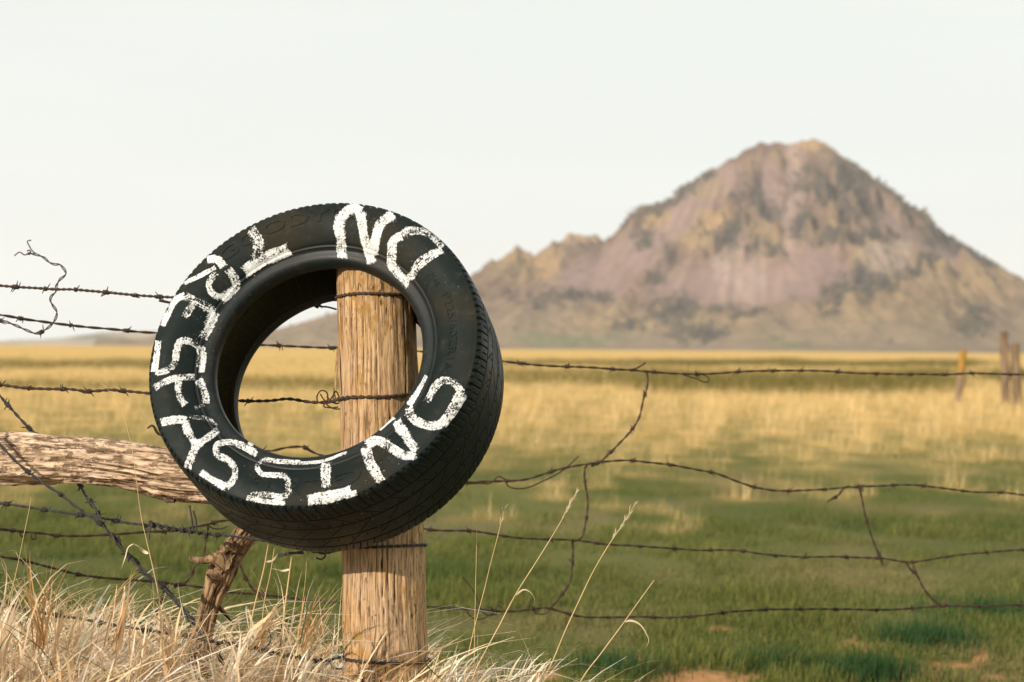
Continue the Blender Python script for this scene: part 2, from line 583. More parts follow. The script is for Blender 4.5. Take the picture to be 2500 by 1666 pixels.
crag = np.clip(fbm(XX / 16, 0 * XX, 71.0, 3), -0.6, 1.2) * np.clip(S0 / 150, 0, 1) * sstep(0.25, 0.0, np.abs(TT)) * (1 + 1.6 * sstep(SX[20], SX[10], XX))
S = S + 5.0 * crag
Sm = S0 * 0.4 + 0.6 * np.interp(XX, mx_, np.convolve(np.pad(np.interp(mx_, SX, SZ), 30, mode='edge'), np.ones(61) / 61, 'valid'))
Lr = 260 + Sm * 1.75
YY = MD + 40 * np.sin(XX / 170.0) - TT * Lr
prof = np.where(TT < 0, np.clip(1 - (-TT)**1.3 * 1.1, 0, 1), np.clip(1 - tf, 0, 1)**1.35 * 0.86 + 0.14 * np.clip(1 - tf / 1.15, 0, 1))
ZZ = S * prof
# what covers it: scree, rock, brush; some sunlit faces are tinted in too
mpx, mpy = project(np.stack([XX, YY, ZZ], -1))
wx = mpx + 11 * fbm(mpx / 26, mpy / 26, 1.0, 4, 0.6)
wy = mpy + 11 * fbm(mpx / 26, mpy / 26, 6.0, 4, 0.6)
def ell(lst, soft=1.0):
    w = np.zeros_like(mpx)
    for cx, cy, rx, ry in lst:
        cx, cy = 1100 + cx / 1.681, 300 + cy / 1.681
        w = np.maximum(w, np.exp(-(((wx - cx) / (rx / 1.681))**2 + ((wy - cy) / (ry / 1.681))**2)**2.2 * soft))
    return w
def strip(pts, w0, soft=1.0):
    w = np.zeros_like(mpx)
    for (x0, y0), (x1, y1) in zip(pts[:-1], pts[1:]):
        a = np.array([1100 + x0 / 1.681, 300 + y0 / 1.681])
        b = np.array([1100 + x1 / 1.681, 300 + y1 / 1.681])
        t = np.clip(((wx - a[0]) * (b - a)[0] + (wy - a[1]) * (b - a)[1]) / ((b - a)**2).sum(), 0, 1)
        dd = np.hypot(wx - a[0] - t * (b - a)[0], wy - a[1] - t * (b - a)[1])
        w = np.maximum(w, np.exp(-(dd / (w0 / 1.681))**4))
    return w
scree = np.maximum.reduce([ell([(1180, 680, 330, 95), (1000, 690, 180, 70), (1400, 680, 170, 90), (560, 660, 190, 90), (760, 560, 120, 90)]),
                           strip([(1410, 110), (1412, 300), (1390, 420), (1400, 520), (1450, 620)], 50),
                           strip([(1130, 230), (1040, 300), (900, 470), (700, 560), (480, 660)], 75),
                           strip([(1500, 560), (1600, 640)], 60), strip([(1740, 400), (1850, 480), (2050, 560)], 45), strip([(1300, 230), (1330, 430)], 45)])
pale = ell([(1220, 650, 75, 75), (1790, 600, 110, 75), (1120, 600, 50, 60), (520, 480, 70, 40), (1850, 540, 60, 50)])
ochre = ell([(830, 400, 70, 50), (1080, 410, 90, 55), (1000, 500, 100, 55), (1320, 490, 120, 60), (1560, 480, 120, 45), (1760, 590, 120, 80), (1370, 150, 70, 45),
             (1490, 90, 90, 40), (1900, 640, 200, 60), (380, 590, 80, 90), (260, 600, 120, 80), (1050, 260, 80, 60), (700, 830, 200, 50), (1100, 830, 200, 45),
             (1850, 760, 300, 70), (2150, 700, 200, 80), (1640, 800, 200, 60)])  # the ellipses on the left sub-peaks colour in their sunlit faces
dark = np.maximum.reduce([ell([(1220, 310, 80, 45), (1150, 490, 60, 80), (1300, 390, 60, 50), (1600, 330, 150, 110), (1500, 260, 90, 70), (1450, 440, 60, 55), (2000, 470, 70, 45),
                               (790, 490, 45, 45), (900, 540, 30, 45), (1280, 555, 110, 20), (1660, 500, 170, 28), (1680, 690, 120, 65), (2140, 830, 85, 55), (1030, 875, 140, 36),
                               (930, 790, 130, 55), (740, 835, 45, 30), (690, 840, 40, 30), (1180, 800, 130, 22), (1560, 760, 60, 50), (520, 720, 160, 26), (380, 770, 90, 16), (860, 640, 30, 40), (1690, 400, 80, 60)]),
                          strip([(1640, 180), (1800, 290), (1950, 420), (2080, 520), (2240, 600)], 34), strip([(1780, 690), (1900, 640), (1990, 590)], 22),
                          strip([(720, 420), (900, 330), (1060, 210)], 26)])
amp = np.clip((S - 50) / 230, 0, 1) * sstep(0.0, 0.12, np.abs(TT)) * sstep(1.15, 0.75, TT)
XF = (XX - XP) / (0.42 + 0.58 * np.clip(tf, 0, 1))
gul = np.abs(fbm(XF / 120 + 0.5 * fbm(XX / 150, YY / 150, 2, 3), tf * 1.1, 2.0, 5, 0.55))
rib = 0.45 - gul
relief = sstep(0.02, 0.2, tf) * sstep(0.8, 0.3, tf)
calm = 1 - 0.85 * np.clip(scree, 0, 1)
ZZ = ZZ + amp * 66 * rib * (0.18 + 0.82 * relief) * calm
ZZ = ZZ + amp * (20 * fbm(XF / 38, YY / 70, 7.0, 5, 0.6)) * calm * (0.25 + 0.75 * sstep(0.85, 0.4, tf))
ZZ = ZZ + 5.0 * calm * fbm(XX / 22, YY / 26, 9.0, 3) * np.clip(S / 100, 0, 1) * sstep(1.15, 0.9, TT)
foot = sstep(0.45, 0.75, TT) * sstep(1.15, 0.95, TT)
ZZ = ZZ + foot * 18 * np.clip(fbm(XX / 130, YY / 150, 11.0, 3) + 0.15, 0, 2)
ZZ = np.where(TT > 1.13, -2.0, ZZ)
MV = np.stack([XX, YY, ZZ], -1)
mme = mk_mesh('mountain', MV.reshape(-1, 3), grid_faces(nxm, len(tt)))
nz_ = fbm(XX / 60, YY / 60, 21.0, 4)
nzf = fbm(XX / 14, YY / 14, 23.0, 3)
base = lerp(np.array([0.25, 0.165, 0.12]), np.array([0.35, 0.235, 0.165]), sstep(-0.4, 0.5, nz_))
low = sstep(700, 850, mpy)
base = lerp(base, np.array([0.36, 0.28, 0.18]), low * 0.7)
rock = sstep(0.12, 0.34, rib + 0.1 * nzf) * sstep(0.02, 0.1, tf) * sstep(0.85, 0.5, tf)
base = lerp(base, np.array([0.40, 0.29, 0.18]), rock * 0.35)
colm = lerp(base, np.array([0.385, 0.262, 0.222]), scree * 0.9)
colm = lerp(colm, np.array([0.42, 0.30, 0.165]), ochre * (0.55 + 0.4 * sstep(-0.2, 0.4, nz_)) * 0.85)
colm = lerp(colm, np.array([0.46, 0.36, 0.31]), pale * 0.6)
clump = fbm(XF / 24 + 0.35 * nz_, tf * 7.0, 51.0, 4, 0.6)
chute = strip([(1410, 105), (1412, 300), (1392, 420), (1398, 520)], 24) + 0.8 * strip([(1130, 560), (1120, 720)], 20) + 0.9 * strip([(1200, 540), (1215, 720)], 30) + 0.6 * strip([(1330, 250), (1345, 400)], 16)
colm = lerp(colm, np.array([0.50, 0.35, 0.285]), np.clip(chute, 0, 1) * 0.75)
sunlit_ochre = ell([(275, 545, 55, 35), (390, 590, 60, 60), (520, 480, 90, 30), (830, 400, 60, 40), (1480, 80, 90, 30), (1080, 400, 70, 45)])
colm = lerp(colm, np.array([0.56, 0.36, 0.19]), sunlit_ochre * 0.6)  # orange sunlight painted on the left sub-peaks, plus warmer ochre on outcrops
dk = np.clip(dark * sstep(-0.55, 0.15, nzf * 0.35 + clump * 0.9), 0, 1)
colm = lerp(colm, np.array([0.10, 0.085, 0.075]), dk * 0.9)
gstrip = ell([(480, 900, 250, 22), (1380, 915, 120, 14)])
colm = lerp(colm, np.array([0.24, 0.25, 0.13]), gstrip * 0.7)
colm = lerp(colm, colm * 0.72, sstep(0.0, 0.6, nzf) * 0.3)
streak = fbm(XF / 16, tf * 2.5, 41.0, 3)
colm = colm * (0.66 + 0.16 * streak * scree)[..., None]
mean = colm.reshape(-1, 3).mean(0)
colm = np.clip(mean + (colm - mean) * 1.35, 0.02, 0.9) * np.array([0.95, 0.93, 0.91])
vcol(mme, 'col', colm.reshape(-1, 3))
N = NT('mountain_rock')
col = N.attr('col')
nn = N.noise(N.coord(), 0.06, 6, 0.65)
col = N.mix(N.ramp(nn, 0.35, 0.65), N.mix(0.3, col, (0.10, 0.08, 0.07)), col)
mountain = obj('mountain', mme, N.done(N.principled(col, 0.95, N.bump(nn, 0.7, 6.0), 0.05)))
tag(mountain, kind='structure')

# brush and pines growing on it: thousands of small crowns, one mass
flat = (dark * (0.35 + sstep(-0.2, 0.4, nzf)) + 0.006 * (ZZ > 10)) * (TT > -0.08) * (ZZ > 4)
pr = flat.ravel() / flat.sum()
nt_ = 3000
idx = rng.choice(pr.size, nt_, p=pr)
tp = MV.reshape(-1, 3)[idx] + rng.normal(0, 3, (nt_, 3)) * [1, 1, 0]
hh = rng.uniform(3, 7, nt_)
ang8 = np.linspace(0, 2 * np.pi, 6, endpoint=False)
rings = [(-0.12, 0.28), (0.15, 0.46), (0.5, 0.34), (0.82, 0.14)]
TVs = np.zeros((nt_, len(rings), 6, 3))
for k, (zz, rr) in enumerate(rings):
    rj = rr * rng.uniform(0.65, 1.3, (nt_, 6))
    TVs[:, k, :, 0] = tp[:, None, 0] + np.cos(ang8) * rj * hh[:, None]
    TVs[:, k, :, 1] = tp[:, None, 1] + np.sin(ang8) * rj * hh[:, None]
    TVs[:, k, :, 2] = tp[:, None, 2] + zz * hh[:, None] + rng.normal(0, 0.05, (nt_, 6)) * hh[:, None]
gf = grid_faces(len(rings), 6, wrap_v=True)
TF = (gf[None] + (np.arange(nt_) * 24)[:, None, None]).reshape(-1, 4)
topf = np.stack([18 + np.array([0, 1, 2, 3]), ], 0)
TF = np.concatenate([TF, np.arange(nt_)[:, None] * 24 + np.array([18, 20, 22, 23])[None]])
wme = mk_mesh('mountain_brush', TVs.reshape(-1, 3), TF, smooth=False)
cw = lerp(np.array([0.075, 0.07, 0.05]), np.array([0.14, 0.115, 0.085]), rng.random(nt_))
vcol(wme, 'col', np.repeat(cw, 24, axis=0))
N = NT('far_foliage')
brush = obj('mountain_brush', wme, N.done(N.principled(N.attr('col'), 0.95, None, 0.05)))
tag(brush, 'dark pines and brush scattered over the mountain slopes', 'brush', kind='stuff')

# ---- low hills far behind, left of the mountain
HD = 7500.0
HS = [(-1400, 846), (-900, 838), (-500, 842), (-200, 836), (0, 833), (90, 829), (170, 822), (230, 813), (262, 811), (330, 808), (420, 806), (520, 803), (620, 803), (700, 806), (820, 812), (1000, 822), (1300, 835), (1700, 850)]
hx = np.linspace((-1400 - 1250) / FPX * HD, (1700 - 1250) / FPX * HD, 260)
hs = np.interp(hx, [(p[0] - 1250) / FPX * HD for p in HS], [(horizon(p[0]) - p[1]) / FPX * HD for p in HS])
ht = np.linspace(-1, 1, 50)
HX, HT = np.meshgrid(hx, ht, indexing='ij')
HY = HD - HT * 900 + 120 * np.sin(HX / 400)
HZ = hs[:, None] * (1 - np.abs(HT)**1.5) + 6 * fbm(HX / 130, HY / 160, 1.0, 4) * (1 - np.abs(HT)) - 1.0
hme = mk_mesh('distant_hills', np.stack([HX, HY, HZ], -1).reshape(-1, 3), grid_faces(len(hx), len(ht)))
hn = fbm(HX / 260, HY / 260, 5.0, 4)
hc = lerp(np.array([0.30, 0.22, 0.16]), np.array([0.36, 0.30, 0.19]), sstep(-0.3, 0.4, hn))
hpx, hpy = project(np.stack([HX, HY, HZ], -1))
w = np.exp(-(((hpx - 215) / 60)**2 + ((hpy - 820) / 9)**2)) + 0.5 * sstep(0.35, 0.6, hn)
hc = lerp(hc, np.array([0.06, 0.08, 0.06]), np.clip(w, 0, 0.9))
vcol(hme, 'col', hc.reshape(-1, 3))
N = NT('far_hill_grass')
tag(obj('distant_hills', hme, N.done(N.principled(N.attr('col'), 0.95, None, 0.05))), kind='structure')

# ---- evening air between here and the mountain
bx0, bx1, by0, by1, bz0, bz1 = -13000, 13000, -12500, 13000, -4.0, 520.0
hv = np.array([(x, y, z) for x in (bx0, bx1) for y in (by0, by1) for z in (bz0, bz1)])
hf = np.array([(0, 1, 3, 2), (4, 6, 7, 5), (0, 4, 5, 1), (2, 3, 7, 6), (0, 2, 6, 4), (1, 5, 7, 3)])
N = NT('haze_air')
pv = N.n('ShaderNodeVolumePrincipled')
pv.inputs['Color'].default_value = (0.86, 0.905, 1.0, 1)
pv.inputs['Density'].default_value = 0.000048
pv.inputs['Anisotropy'].default_value = 0.0
hm = N.done(pv.outputs[0], vol=True)
haze = obj('haze', mk_mesh('haze', hv, hf, smooth=False), hm)
tag(haze, 'thin pale evening haze over the plain', 'haze', kind='stuff')

# ================================================================== MAIN POST
def log_mesh(name, C, rad, nang=180, step=0.004, disp=0.0016, cracks=14, crack_depth=0.004, seed=0, rough_end=0.006, lump=0.004, flake=0.0):
    """a round timber along the curve C, radius rad(t); the grain runs along it"""
    r_ = np.random.default_rng(seed)
    Q = catmull(C, step)
    n = len(Q)
    T, Nn, B = frames(Q)
    t = np.linspace(0, 1, n)
    s = np.concatenate([[0], np.cumsum(np.linalg.norm(np.diff(Q, axis=0), axis=1))])
    a = np.linspace(0, 2 * np.pi, nang, endpoint=False)
    SS, AA = np.meshgrid(s, a, indexing='ij')
    r0 = np.interp(t, np.linspace(0, 1, len(rad)), rad)[:, None]
    ca, sa = np.cos(AA), np.sin(AA)
    grain = fbm(ca * 9, sa * 9, SS * 2.2 + seed, 4, 0.6)
    lumps = fbm(ca * 1.3, sa * 1.3, SS * 5 + seed, 3)
    crack = np.zeros_like(SS)
    for k in range(cracks):
        a0, s0, ln = r_.uniform(0, 2 * np.pi), r_.uniform(0, s[-1]), r_.uniform(0.08, 0.6)
        wob = 0.05 * perlin(SS * 6, k * 3.1, seed) + 0.02 * perlin(SS * 30, k * 1.7, seed)
        da = np.abs((AA - a0 - wob + np.pi) % (2 * np.pi) - np.pi) * r0
        wdt = r_.uniform(0.0006, 0.0017)
        crack = np.maximum(crack, np.exp(-(da / wdt)**2) * sstep(ln, ln * 0.6, np.abs(SS - s0)) * r_.uniform(0.5, 1))
    fl = 0
    if flake:
        q = fbm(ca * 3.5, sa * 3.5, SS * 7 + 3, 4, 0.6)
        fl = flake * (sstep(-0.05, 0.05, q) + 0.6 * sstep(0.3, 0.4, q))
        crack = np.maximum(crack, 0.5 * np.exp(-((q - 0.0) / 0.035)**2))
    rr = r0 + disp * grain + lump * lumps - crack * crack_depth + fl
    V = Q[:, None] + rr[..., None] * (ca[..., None] * Nn[:, None] + sa[..., None] * B[:, None])
    V[0] += T[0] * (rough_end * fbm(ca[0] * 5, sa[0] * 5, seed, 3))[:, None]
    V[-1] += T[-1] * (rough_end * fbm(ca[0] * 6, sa[0] * 6, seed + 4, 3))[:, None]
    Vv = V.reshape(-1, 3)
    Fs = [grid_faces(n, nang, wrap_v=True)]
    cr = crack.ravel()
    for end in (0, n - 1):                      # end grain: concentric rings
        rings = [0.75, 0.5, 0.25]
        prev = np.arange(nang) + end * nang
        for q in rings:
            nv = Q[end] + (V[end] - Q[end]) * q + T[end] * (0.0015 * fbm(ca[0] * 9 * q, sa[0] * 9 * q, 8, 2))[:, None]
            idx = np.arange(nang) + len(Vv)
            Vv = np.concatenate([Vv, nv])
            cr = np.concatenate([cr, np.full(nang, 0.1)])
            j = np.roll(np.arange(nang), -1)
            Fs.append(np.stack([prev, prev[j], idx[j], idx], 1) if end else np.stack([prev, idx, idx[j], prev[j]], 1))
            prev = idx
        k = len(Vv)
        Vv = np.concatenate([Vv, Q[end][None]])
        cr = np.concatenate([cr, [0.2]])
        Fs.append(np.stack([np.full(nang, k), prev[j], prev], 1) if not end else np.stack([np.full(nang, k), prev, prev[j]], 1))
    return Vv, Fs, cr

PD = 3.945                                       # post axis depth
def at0(o, V):
    return np.asarray(V) - np.array(o.location)

p_top = unproject(917, 596, PD)
p_mid = unproject(934, 1330, PD - 0.005)
p_low = unproject(943, 1666, PD - 0.01)
p_bot = p_low + (p_low - p_mid) * ((p_low.z + 0.06) / (p_mid.z - p_low.z))
MAT_POST = mat_wood('weathered_post_wood', (0.60, 0.385, 0.205), (0.375, 0.225, 0.115), (0.085, 0.045, 0.020), lichen=1.0)
post = empty('fence_post', (p_bot.x, p_bot.y, 0))
tag(post, 'thick weathered round wooden post with the tyre hung on its top', 'fence post')
V, Fs, cr = log_mesh('post', [p_bot, p_low, p_mid, p_top], [0.090, 0.084, 0.0795, 0.075], nang=220, step=0.0035, disp=0.0017, cracks=38, crack_depth=0.0065, seed=5, lump=0.0028)
me = mk_mesh('post_timber', at0(post, V), Fs)
vfloat(me, 'crack', cr)
obj('timber', me, MAT_POST, post)
# split-off splinter on its left flank
sp = [unproject(824, 850, PD - .03), unproject(822, 900, PD - .035), unproject(819, 955, PD - .04)]
V, Fs = tube(catmull(sp, 0.006), np.interp(np.linspace(0, 1, 19), [0, .3, 1], [0.002, 0.0035, 0.0012])[:len(catmull(sp, 0.006))] if len(catmull(sp, 0.006)) <= 19 else 0.0025, 6)
me = mk_mesh('post_splinter', at0(post, V), Fs)
vfloat(me, 'crack', np.full(len(V), 0.3))
obj('splinter', me, MAT_POST, post)

def post_axis(z):
    a, b = p_bot, p_top
    t = (z - a.z) / (b.z - a.z)
    # two nearly collinear pieces: use the mid point
    if z > p_low.z:
        if z > p_mid.z:
            u = (z - p_mid.z) / (p_top.z - p_mid.z)
            return p_mid.lerp(p_top, u), 0.0795 + (0.075 - 0.0795) * u
        u = (z - p_low.z) / (p_mid.z - p_low.z)
        return p_low.lerp(p_mid, u), 0.084 + (0.0795 - 0.084) * u
    return p_low, 0.084

def around_post(pys, deg0, deg1, n=9, gap=0.0045):
    """points round the front of the post; angle 180 = left flank, 270 = towards the viewer, 360 = right flank"""
    out = []
    for k in range(n):
        f = k / (n - 1)
        d = R(deg0 + (deg1 - deg0) * f)
        py = np.interp(f, np.linspace(0, 1, len(pys)), pys)
        z = unproject(935, py, PD - 0.08).z
        c, r = post_axis(z)
        out.append(Vector((c.x + math.cos(d) * (r + gap), c.y + math.sin(d) * (r + gap), z)))
    return out

# ================================================================== TYRE
TC = Vector((-0.3544, 3.845, EYE - 0.0544))
# the fit was made in level camera space; the camera's small pitch and roll are already part of it
TNx, TNz = -0.2023, 0.4521
TN = np.array([TNx, -math.sqrt(1 - TNx**2 - TNz**2), TNz])
TA = np.cross(TN, [0, 0, 1.0]); TA /= np.linalg.norm(TA)      # points to the viewer's left or right
TB = np.cross(TN, TA)
if TB[2] < 0:
    TB = -TB
if TA[0] < 0:
    TA = -TA
TCa = np.array(TC)
def ring_pt(ang, r, s):
    """ang clockwise from the top as the viewer sees it; r radius; s along the axle towards the viewer"""
    ang, r, s = np.broadcast_arrays(np.asarray(ang, float), np.asarray(r, float), np.asarray(s, float))
    return TCa + np.sin(ang)[..., None] * r[..., None] * TA + np.cos(ang)[..., None] * r[..., None] * TB + s[..., None] * TN

bottom = ring_pt(np.pi, 0.33, 0.0)
tyre = empty('tyre', bottom)
tag(tyre, 'black car tyre hand-painted NO TRESPASSING in white, hung on the round post', 'tyre')

def rubber(name, base=(0.0048, 0.0090, 0.0084), dirt=(0.026, 0.0215, 0.012), dirt_amt=0.8, rough=0.6, spec=0.15, lines=False, dust_amt=0.16):
    N = NT(name)
    big = N.noise(N.coord(), 6, 4, 0.6)
    fine = N.noise(N.coord(), 260, 4, 0.7)
    col = N.mix(N.ramp(big, 0.42, 0.72, 0, dirt_amt), base, dirt)
    specks = N.math('MULTIPLY', N.ramp(N.noise(N.coord(), 330, 2, 0.5), 0.70, 0.74), N.ramp(N.noise(N.coord(), 11, 3), 0.5, 0.62))
    col = N.mix(N.math('MULTIPLY', specks, 0.8), col, (0.42, 0.38, 0.33))
    dust = N.ramp(N.noise(N.coord((1, 1, 1)), 45, 5, 0.7), 0.5, 0.75, 0, dust_amt)
    col = N.mix(dust, col, (0.10, 0.085, 0.06))
    h = N.math('MULTIPLY', fine, 0.6)
    if lines:
        l = N.attr('liner', 'Fac')
        w = N.math('PINGPONG', N.math('MULTIPLY', l, 1.0), 1.0)
        ln = N.ramp(w, 0.0, 0.06, 1.0, 0.0)
        col = N.mix(N.math('MULTIPLY', ln, 0.55), col, (0.26, 0.21, 0.12))
        h = N.math('ADD', h, N.math('MULTIPLY', ln, 1.2))
    rg = N.ramp(big, 0.3, 0.75, rough - 0.12, rough + 0.15)
    return N.done(N.principled(col, rg, N.bump(h, 0.45, 0.0006), spec))

MAT_SIDE = rubber('sidewall_rubber')
MAT_TREAD = rubber('tread_rubber', base=(0.0042, 0.0085, 0.0085), dirt_amt=0.2, rough=0.5, spec=0.20, dust_amt=0.06)
MAT_BEAD = rubber('bead_rubber', base=(0.008, 0.0115, 0.0115), dirt=(0.03, 0.021, 0.014), dirt_amt=0.4, rough=0.45, spec=0.24)
MAT_LINER = rubber('inner_liner_rubber', base=(0.085, 0.068, 0.028), dirt=(0.13, 0.10, 0.04), dirt_amt=0.8, rough=0.75, spec=0.2, lines=True)

def dense(pts, n):
    P = np.array(pts, float)
    P3 = np.concatenate([P, np.zeros((len(P), 1))], 1)
    Q = catmull(P3, 0.0006)
    s = np.linspace(0, len(Q) - 1, n)
    return np.stack([np.interp(s, np.arange(len(Q)), Q[:, k]) for k in range(2)], 1)

def lathe(name, prof, nang, mat, label=None, flip=False, disp=None):
    a = np.linspace(0, 2 * np.pi, nang, endpoint=False)
    V = ring_pt(a[:, None], prof[None, :, 0], prof[None, :, 1])
    f = grid_faces(nang, len(prof), wrap_u=True)
    if flip:
        f = f[:, ::-1]
    me = mk_mesh(name, (V - np.array(tyre.location)).reshape(-1, 3), f)
    o = obj(name, me, mat, tyre)
    if label:
        o['label'] = label
    return o, V.reshape(-1, 3), f

SW = [(0.2385, 0.0905), (0.2405, 0.0935), (0.247, 0.0985), (0.258, 0.1045), (0.272, 0.1100), (0.288, 0.1135), (0.302, 0.1135), (0.312, 0.1122), (0.3190, 0.1098)]
def sidewall_profile(sign):
    p = dense(SW, 70)
    r = p[:, 0]
    s = p[:, 1].copy()
    s += 0.0009 * np.exp(-((r - 0.3165) / 0.0007)**2)          # fine mould line by the shoulder
    s += 0.0006 * np.exp(-((r - 0.2640) / 0.0006)**2) * 0
    p = np.stack([r, s * sign], 1)
    return p
BEAD = [(0.2065, 0.050), (0.2040, 0.060), (0.2050, 0.071), (0.2095, 0.0785), (0.2160, 0.0822), (0.2225, 0.0835), (0.2285, 0.0850), (0.2325, 0.0885),
        (0.2345, 0.0912), (0.2357, 0.0905), (0.2366, 0.0916), (0.2376, 0.0902), (0.2385, 0.0905)]
front_side, SV, SF = lathe('sidewall', sidewall_profile(1), 400, MAT_SIDE, 'tyre side wall facing out, with white painted letters')
front_bead, BV, BF = lathe('bead', dense(BEAD, 56), 400, MAT_BEAD)
back_side, _, _ = lathe('sidewall', sidewall_profile(-1), 260, MAT_SIDE, 'plain rear side wall of the tyre', flip=True)
bb = dense(BEAD, 40); bb[:, 1] *= -1
back_bead, _, _ = lathe('bead', bb, 260, MAT_BEAD, flip=True)
INN = [(0.2065, 0.050), (0.214, 0.058), (0.228, 0.0755), (0.245, 0.088), (0.265, 0.098), (0.285, 0.1015), (0.302, 0.097), (0.312, 0.080), (0.316, 0.055), (0.3175, 0.0),
       (0.316, -0.055), (0.312, -0.080), (0.302, -0.097), (0.285, -0.1015), (0.265, -0.098), (0.245, -0.088), (0.228, -0.0755), (0.214, -0.058), (0.2065, -0.050)]
lp = dense(INN, 110)
liner, LV, LF = lathe('inner_liner', lp, 300, MAT_LINER, flip=True)
aa = np.repeat(np.linspace(0, 2 * np.pi, 300, endpoint=False), len(lp))
vfloat(liner.data, 'liner', aa / (2 * np.pi) * 170 + np.tile(lp[:, 1], 300) * 9)

# tread: a fine grid with its grooves, sipes and shoulder notches cut in
TRP = [(0.3190, 0.1098), (0.3225, 0.1075), (0.3250, 0.1030), (0.3266, 0.0960), (0.3280, 0.0860), (0.3292, 0.0700), (0.3298, 0.045), (0.3300, 0.0),
       (0.3298, -0.045), (0.3292, -0.0700), (0.3280, -0.0860), (0.3266, -0.0960), (0.3250, -0.1030), (0.3225, -0.1075), (0.3190, -0.1098)]
tp_ = dense(TRP, 124)
na = 1800
ta = np.linspace(0, 2 * np.pi, na, endpoint=False)
TAa, SS = np.meshgrid(ta, tp_[:, 1], indexing='ij')
RRt = np.broadcast_to(tp_[:, 0], TAa.shape).copy()
arc = TAa * 0.33
circ = 2 * np.pi * 0.33
per = circ / 74
def gprof(d, w):
    return sstep(w, w * 0.55, np.abs(d))
cut = np.zeros_like(RRt)
wob = 0.0012 * perlin(arc * 60, SS * 0, 1.0)
for s0, w, dp in ((0.064, 0.0024, 0.0040), (0.024, 0.0026, 0.0042), (-0.024, 0.0026, 0.0042), (-0.064, 0.0024, 0.0040)):
    cut = np.maximum(cut, dp * gprof(SS - s0, w))
def lat(phase, slope, period=per):
    x = arc - phase - slope * SS
    return (x + period / 2) % period - period / 2
for sgn in (1, -1):
    sh = sstep(0.066, 0.069, SS * sgn)
    out = sstep(0.098, 0.106, SS * sgn)
    cut = np.maximum(cut, sh * 0.0042 * gprof(lat(0, 0.25 * sgn), 0.0013 + 0.0016 * out))
    cut = np.maximum(cut, out * 0.0038 * gprof(lat(0, 0.25 * sgn), 0.0036))
    half = sh * sstep(0.094, 0.090, SS * sgn) * sstep(0.071, 0.073, SS * sgn)
    cut = np.maximum(cut, half * 0.003 * gprof(lat(per / 2, 0.25 * sgn), 0.0011))
    out2 = sstep(0.101, 0.106, SS * sgn)
    cut = np.maximum(cut, out2 * 0.003 * gprof(lat(per / 2, 0.25 * sgn), 0.0026))
    rib = sstep(0.0285, 0.031, SS * sgn) * sstep(0.060, 0.057, SS * sgn)
    cut = np.maximum(cut, rib * 0.0022 * gprof(lat(per * .3, 0.9 * sgn, per * 2), 0.0012))
    nick = sstep(0.0285, 0.030, SS * sgn) * sstep(0.040, 0.037, SS * sgn)
    cut = np.maximum(cut, nick * 0.0030 * gprof(lat(per * .8, 0.0), 0.0014))
cen = sstep(0.0195, 0.0165, np.abs(SS))
cut = np.maximum(cut, cen * 0.0022 * gprof(lat(per * .6, -0.9, per * 2), 0.0012))
shv = np.clip((np.abs(SS) - 0.098) / 0.012, 0, 1)
RRt = RRt - cut * (1 - 0.35 * shv) + wob * 0.15
Sm_ = SS - np.sign(SS) * cut * shv * 0.9
TVv = ring_pt(TAa, RRt, Sm_)
tread_f = grid_faces(na, len(tp_), wrap_u=True)
tme = mk_mesh('tread', (TVv - np.array(tyre.location)).reshape(-1, 3), tread_f)
tread = obj('tread', tme, MAT_TREAD, tyre)

# ray caster on the side that faces out, used to lay paint and lettering on it
bv_V = np.concatenate([SV, BV, TVv.reshape(-1, 3)])
bv_F = np.concatenate([SF, BF + len(SV), tread_f + len(SV) + len(BV)])
bvh = BVHTree.FromPolygons(bv_V.tolist(), bv_F.tolist())
EYEV = Vector((0, 0, EYE))
def hit(px, py):
    d = (unproject(px, py, 1.0) - EYEV).normalized()
    p, n, i, dist = bvh.ray_cast(EYEV, d)
    if p is None:
        return None, None
    if n.dot(d) > 0:
        n = -n
    return p, n
def hit_polar(px, py):
    p, n = hit(px, py)
    v = np.array(p) - TCa
    x, y = v.dot(TA), v.dot(TB)
    return math.atan2(x, y), math.hypot(x, y)

